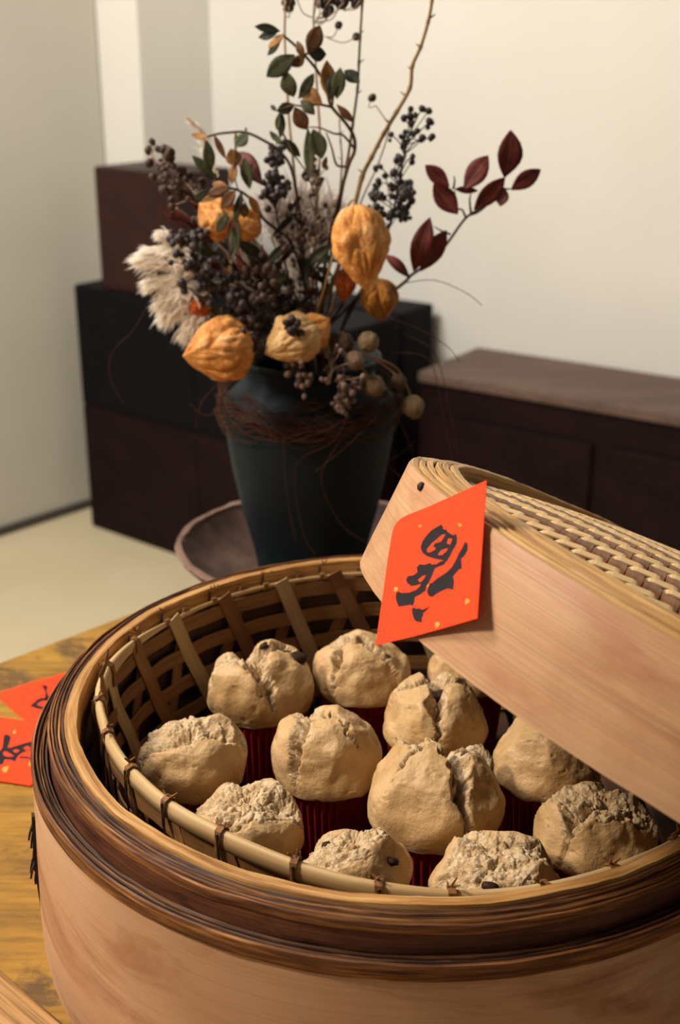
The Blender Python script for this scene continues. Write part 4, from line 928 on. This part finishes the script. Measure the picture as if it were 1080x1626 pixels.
# dark twisted dry leaves that fill the middle
cl = thing('dry_foliage', 'bunch of dark withered leaves packed in the middle of the bouquet', 'foliage', VT+Vector((0, 0, -.03)))
q = random.Random(5); b = MB()
for i in range(46):
    x = q.gauss(420, 70); y = q.gauss(460, 48); Y = q.uniform(.965, 1.03)
    if not (300 < x < 560 and 370 < y < 555): continue
    p = on_y(x, y, Y); a = Vector((q.uniform(-1, 1), q.uniform(-.4, .4), q.uniform(-.3, 1))).normalized()
    leaf(cl, p, p+a*q.uniform(.015, .03), q.uniform(.006, .011), q.choice(['leaf_dark', 'leaf_dark', 'leaf_brown', 'leaf_dark', 'leaf_red']), q.uniform(-.3, .3), q.uniform(.2, .7), None, q.uniform(-1, 1), i)
    b.tube(smooth_path([p, (p+VT)*.5+Vector((q.uniform(-.01, .01), 0, q.uniform(-.005, .01))), VT+Vector((q.uniform(-.02, .02), q.uniform(-.02, .02), -.02))], 4), .0006, 5)
b.build('stems', M['stem_dark'], cl, True)

# lantern seed pods
def lantern(label, px, py, tx, ty, wpx, Y, mat, k, squash=1.0, dy=0.0, stempx=None):
    """papery lantern: centre pixel, direction of its tip in the picture, width"""
    c = on_y(px, py, Y); tipv = on_y(tx, ty, Y+dy)-c; ax = tipv.normalized(); Lh = tipv.length; R = wpx*px_m(Y)/2
    e1 = ax.orthogonal().normalized(); e2 = ax.cross(e1); S = Vector((k*2.3, k*1.1, k))
    t = thing('paper_lantern_pod', label, 'seed pod', c, 'orange lantern pods in the bouquet')
    NU, NV = 110, 54; V = []; A = []
    for i in range(NU):
        th = 2*PI*i/NU
        for j in range(NV+1):
            u = j/NV; zz = -.92+1.92*u
            r = math.sqrt(max(0, 1-(abs(-zz+.0)/ .92)**2.6)) if zz < 0 else (1-zz)*(1+.66*zz)
            r = max(r, .0)
            rib = abs(math.cos(2.5*th+.3)); ridge = max(0, 1-(1-rib)*9) if rib > .8 else 0
            n1 = noise.noise(Vector((math.cos(th)*1.8, math.sin(th)*1.8, zz*1.8))+S); n2 = noise.noise(Vector((math.cos(th)*5, math.sin(th)*5, zz*4))+S)
            cq = Vector((math.cos(th)*1.7, math.sin(th)*1.7, zz*.75))+S*1.7
            cre = (1-abs(noise.noise(cq)))**9*.17+(1-abs(noise.noise(cq*2.1+S)))**9*.07
            r2 = r*(1+.15*(rib-.6)+.13*n1+.08*n2-cre+.06)
            p = c+ax*(zz*Lh)+(e1*math.cos(th)+e2*math.sin(th)*squash)*r2*R
            V.append(p); A.append(.45*max(0, (rib-.93)/.07)+.3*max(0, (abs(math.sin(5*th))-.95)/.05))
    F = []
    for i in range(NU):
        for j in range(NV):
            a = i*(NV+1)+j; b_ = ((i+1) % NU)*(NV+1)+j; F.append((a, b_, b_+1, a+1))
    link_mesh('lantern', V, F, M[mat], t, None, True, ('rib', A))
    b = MB(); s0 = c-ax*Lh*.86; m_ = mouth(k, .02)
    if stempx: b.tube(smooth_path([s0]+[on_y(x, y, Y+.015) for x, y in stempx]+m_, 6), .0009, 6)
    else: b.tube(smooth_path([s0, s0-ax*.012+Vector((0, .01, .0)), (s0+m_[0])*.5+Vector((0, .012, .012))]+m_, 6), .0009, 6)
    b.build('stalk', M['stem_tan'], t, True)
    return t
lantern('large orange lantern pod hanging tip down, right of centre in the bouquet', 573, 391, 582, 462, 86, .925, 'lantern', 51, .9, -.01, [(560, 318), (548, 340), (520, 440)])
lantern('plump orange lantern pod at lower left, its tip pointing left', 348, 556, 290, 566, 92, .925, 'lantern', 52, 1.0, -.012)
lantern('bright orange lantern pod at upper left, behind the hanging green leaves', 345, 346, 316, 322, 62, .965, 'lantern', 53, 1.0, .0)
lantern('crumpled orange lantern pod right next to the upper left one', 392, 358, 414, 372, 44, .97, 'lantern', 54, 1.0, .01)
lantern('pale crumpled cream and orange lantern pod lying on the vase rim', 464, 540, 420, 562, 74, .935, 'lantern_pale', 55, .9, -.01)
lantern('orange half of a lantern pod beside the pale one at the vase rim', 502, 522, 524, 506, 52, .945, 'lantern', 56, 1.0, .0)
lantern('dull ochre lantern pod behind the red leaf stem at right', 602, 476, 606, 512, 54, .985, 'lantern_dim', 57, 1.0, .0)
lantern('small red-orange lantern pod peeping out beside the white plume', 315, 486, 300, 500, 36, .985, 'lantern_red', 58, 1.0, .0)
lantern('narrow dim orange lantern pod behind the big hanging one', 548, 452, 545, 480, 30, .99, 'lantern_red', 59, 1.0, .0)

# plumes
def plume(name, label, axis_px, Y, lobes, nper, mat, k, dY=.012, width=.0006):
    q = random.Random(k); pts = path3(axis_px, Y, None, k); t = thing(name, label, 'plume', pts[-1])
    b = MB(); b.tube(pts, .001, 6); b.build('stem', M['stem_pale'], t, True)
    b = MB()
    for (x0, y0, x1, y1, sp) in lobes:
        a = on_y(x0, y0, Y); e = on_y(x1, y1, Y); ax = e-a
        sp_ = sp*px_m(Y)
        for i in range(nper):
            u = q.random(); base = a+ax*(u*.75)
            L = ax.length*q.uniform(.25, .42); taper = math.sin(PI*min(1, .15+.85*(1-u*.75)))*.6+.4
            d = (ax.normalized()*1.0+Vector((q.gauss(0, .5), q.gauss(0, .5), q.gauss(0, .5)))*(sp_/ax.length*2.2)).normalized()
            s0 = base+Vector((q.gauss(0, .3), q.gauss(0, .3), q.gauss(0, .3)))*sp_*taper
            s1 = s0+d*L*.6; s2 = s0+d*L+Vector((0, 0, -.003))
            sd = d.cross(Vector((q.uniform(-1, 1), q.uniform(-1, 1), q.uniform(-1, 1)))).normalized()*width
            n0 = len(b.v); b.v += [s0-sd, s0+sd, s1+sd*.8, s1-sd*.8, s2]; b.u += [(0, 0)]*5; b.f += [(n0, n0+1, n0+2, n0+3), (n0+3, n0+2, n0+4)]
    o = b.build('plume_hairs', M[mat], t, True); o['kind'] = 'stuff'; return t
plume('grass_plume', 'fluffy white plume sticking out on the left side of bouquet', [(262, 420), (285, 440), (310, 470), (350, 510), (420, 550)], .985,
  [(305, 415, 210, 412, 15), (300, 400, 222, 400, 10), (310, 440, 228, 452, 13), (310, 450, 246, 488, 15), (315, 460, 256, 512, 14), (320, 480, 290, 538, 13), (305, 395, 248, 368, 10), (318, 420, 268, 418, 26), (322, 460, 280, 470, 26), (326, 490, 304, 520, 16)], 520, 'plume', 61, .012, .0008)
plume('grass_plume', 'thin wisp of white grass rising at the upper left of bouquet', [(296, 186), (308, 198), (322, 215), (345, 300), (420, 450)], 1.02, [(335, 225, 294, 184, 6), (345, 280, 318, 225, 10), (340, 250, 312, 212, 8)], 60, 'plume', 62)
plume('grass_plume', 'pale mauve feathery grass filling the back of the bouquet centre', [(470, 300), (478, 350), (486, 420), (490, 500)], 1.07,
  [(455, 400, 430, 300, 36), (480, 400, 470, 285, 36), (510, 400, 520, 300, 34), (490, 470, 470, 380, 44), (460, 360, 425, 320, 26), (500, 380, 540, 320, 26), (400, 400, 380, 330, 24)], 330, 'plume_mauve', 63)
plume('grass_plume', 'small dark red dry grass tuft left of the upper lantern', [(280, 330), (300, 345), (330, 370), (400, 450)], 1.0, [(330, 365, 262, 335, 14), (340, 350, 290, 300, 14)], 120, 'leaf_red', 64)

# round seed heads
def seed_head(label, px, py, r, Y, mat, k, stempx, crown):
    c = on_y(px, py, Y); R = r*px_m(Y); t = thing('round_seed_head', label, 'seed pod', c, 'round poppy-like seed heads')
    V = []; F = []; NU, NV = 40, 16; ax = (on_y(crown[0], crown[1], Y-.006)-c).normalized(); e1 = ax.orthogonal().normalized(); e2 = ax.cross(e1)
    for i in range(NU):
        th = 2*PI*i/NU
        for j in range(NV+1):
            ph = PI*j/NV; rr = math.sin(ph)*(1+.035*math.cos(10*th)); V.append(c+ax*(-math.cos(ph)*R*1.02)+(e1*math.cos(th)+e2*math.sin(th))*rr*R)
    for i in range(NU):
        for j in range(NV):
            a = i*(NV+1)+j; b_ = ((i+1) % NU)*(NV+1)+j; F.append((a, b_, b_+1, a+1))
    link_mesh('head', V, F, M[mat], t, None, True)
    b = MB(); P = []
    for i in range(30):
        th = 2*PI*i/30; w = 1+.12*math.cos(10*th); P.append([c+ax*R*(1+dz)+(e1*math.cos(th)+e2*math.sin(th))*R*rr*w for dz, rr in ((-.06, .12), (.06, .16), (.13, .38), (.17, .40), (.14, .05))])
    b.grid(P, None, True); b.build('crown', M[mat], t, True)
    b = MB(); b.tube(smooth_path([c-ax*R*.95]+[on_y(x, y, Y+.01) for x, y in stempx]+mouth(k, .02), 6), .0008, 6); b.build('stalk', M['stem_tan'], t, True)
seed_head('upper round ribbed tan seed head, right of the vase mouth', 585, 543, 16, .945, 'pod', 71, [(565, 545)], (592, 538))
seed_head('round ribbed tan seed head directly left below the upper one', 563, 573, 15, .935, 'pod', 72, [(545, 562)], (568, 580))
seed_head('round ribbed tan seed head low against the right shoulder of the vase', 594, 612, 16, .94, 'pod', 73, [(575, 585), (550, 562)], (600, 622))
seed_head('palest round seed head hanging lowest at right, beyond the vase edge', 656, 645, 17, .95, 'pod', 74, [(648, 618), (630, 585), (590, 566), (545, 555)], (660, 660))
seed_head('dark brown round seed head beside the pale lantern at the vase mouth', 542, 546, 19, .95, 'pod_dark', 75, [(525, 552)], (548, 550))
seed_head('shrivelled brown seed head with folded sepals hanging at right above the palest one', 633, 606, 12, .955, 'pod_dark', 76, [(622, 590), (590, 568), (550, 556)], (640, 618))

# fibre wreath round the neck of the vase and loose hairs
q = random.Random(8); b = MB(); wr = thing('fibre_wreath', 'wreath of fine brown plant fibres wound round the neck of the vase', 'wreath', VT+Vector((0, 0, -.03)))
for i in range(170):
    a0 = q.uniform(0, 2*PI); span = q.uniform(.5, 1.6); r0 = q.uniform(.058, .080); z0 = VB+VH*q.uniform(.74, .90); pts = []
    r0 = max(r0, .0755 if z0 < VB+VH*.86 else .066)
    for k in range(8):
        a = a0+span*k/7; pts.append(Vector((VX+(r0+q.uniform(-.001, .001))*math.cos(a), VY+(r0+q.uniform(-.001, .001))*math.sin(a), z0+.006*math.sin(k*.9+i)-.003*k/7)))
    b.tube(pts, .00038, 4, False)
o = b.build('fibres', M['moss'], wr, True); o['kind'] = 'stuff'
b = MB(); lh = thing('loose_fibres', 'long loose hair-like brown fibres straggling out around the vase', 'fibres', VT+Vector((0, 0, -.02)))
hair = [[(640, 450), (690, 445), (740, 465), (765, 485)], [(600, 500), (660, 520), (710, 550), (730, 575)], [(620, 560), (680, 570), (700, 640), (720, 740)], [(640, 530), (690, 560), (712, 640), (728, 720)],
        [(600, 600), (640, 680), (660, 730)], [(560, 640), (530, 700), (470, 740), (480, 840), (500, 880)], [(520, 650), (560, 740), (620, 730), (660, 700)], [(400, 640), (440, 700), (500, 690), (560, 660)],
        [(360, 640), (420, 670), (430, 700)], [(300, 640), (330, 660), (370, 630)], [(345, 610), (320, 640), (310, 680)], [(245, 460), (215, 520), (178, 560), (175, 600), (195, 640)],
        [(540, 700), (510, 760), (540, 830), (580, 860)], [(580, 650), (600, 720), (640, 760)], [(660, 610), (670, 680), (672, 730)], [(450, 690), (455, 780), (470, 860)], [(600, 660), (560, 700), (500, 750)]]
for i, h in enumerate(hair):
    Yh = .925 if all(350 < x < 640 for x, y in h) else .955
    b.tube(smooth_path([on_y(x, y, Yh+.004*math.sin(i+j)) for j, (x, y) in enumerate(h)]+([] if i % 2 else []), 7), .00036, 4, False)
o = b.build('fibres', M['moss'], lh, True); o['kind'] = 'stuff'
for o in bpy.data.objects:
    if '_local' in o: del o['_local']
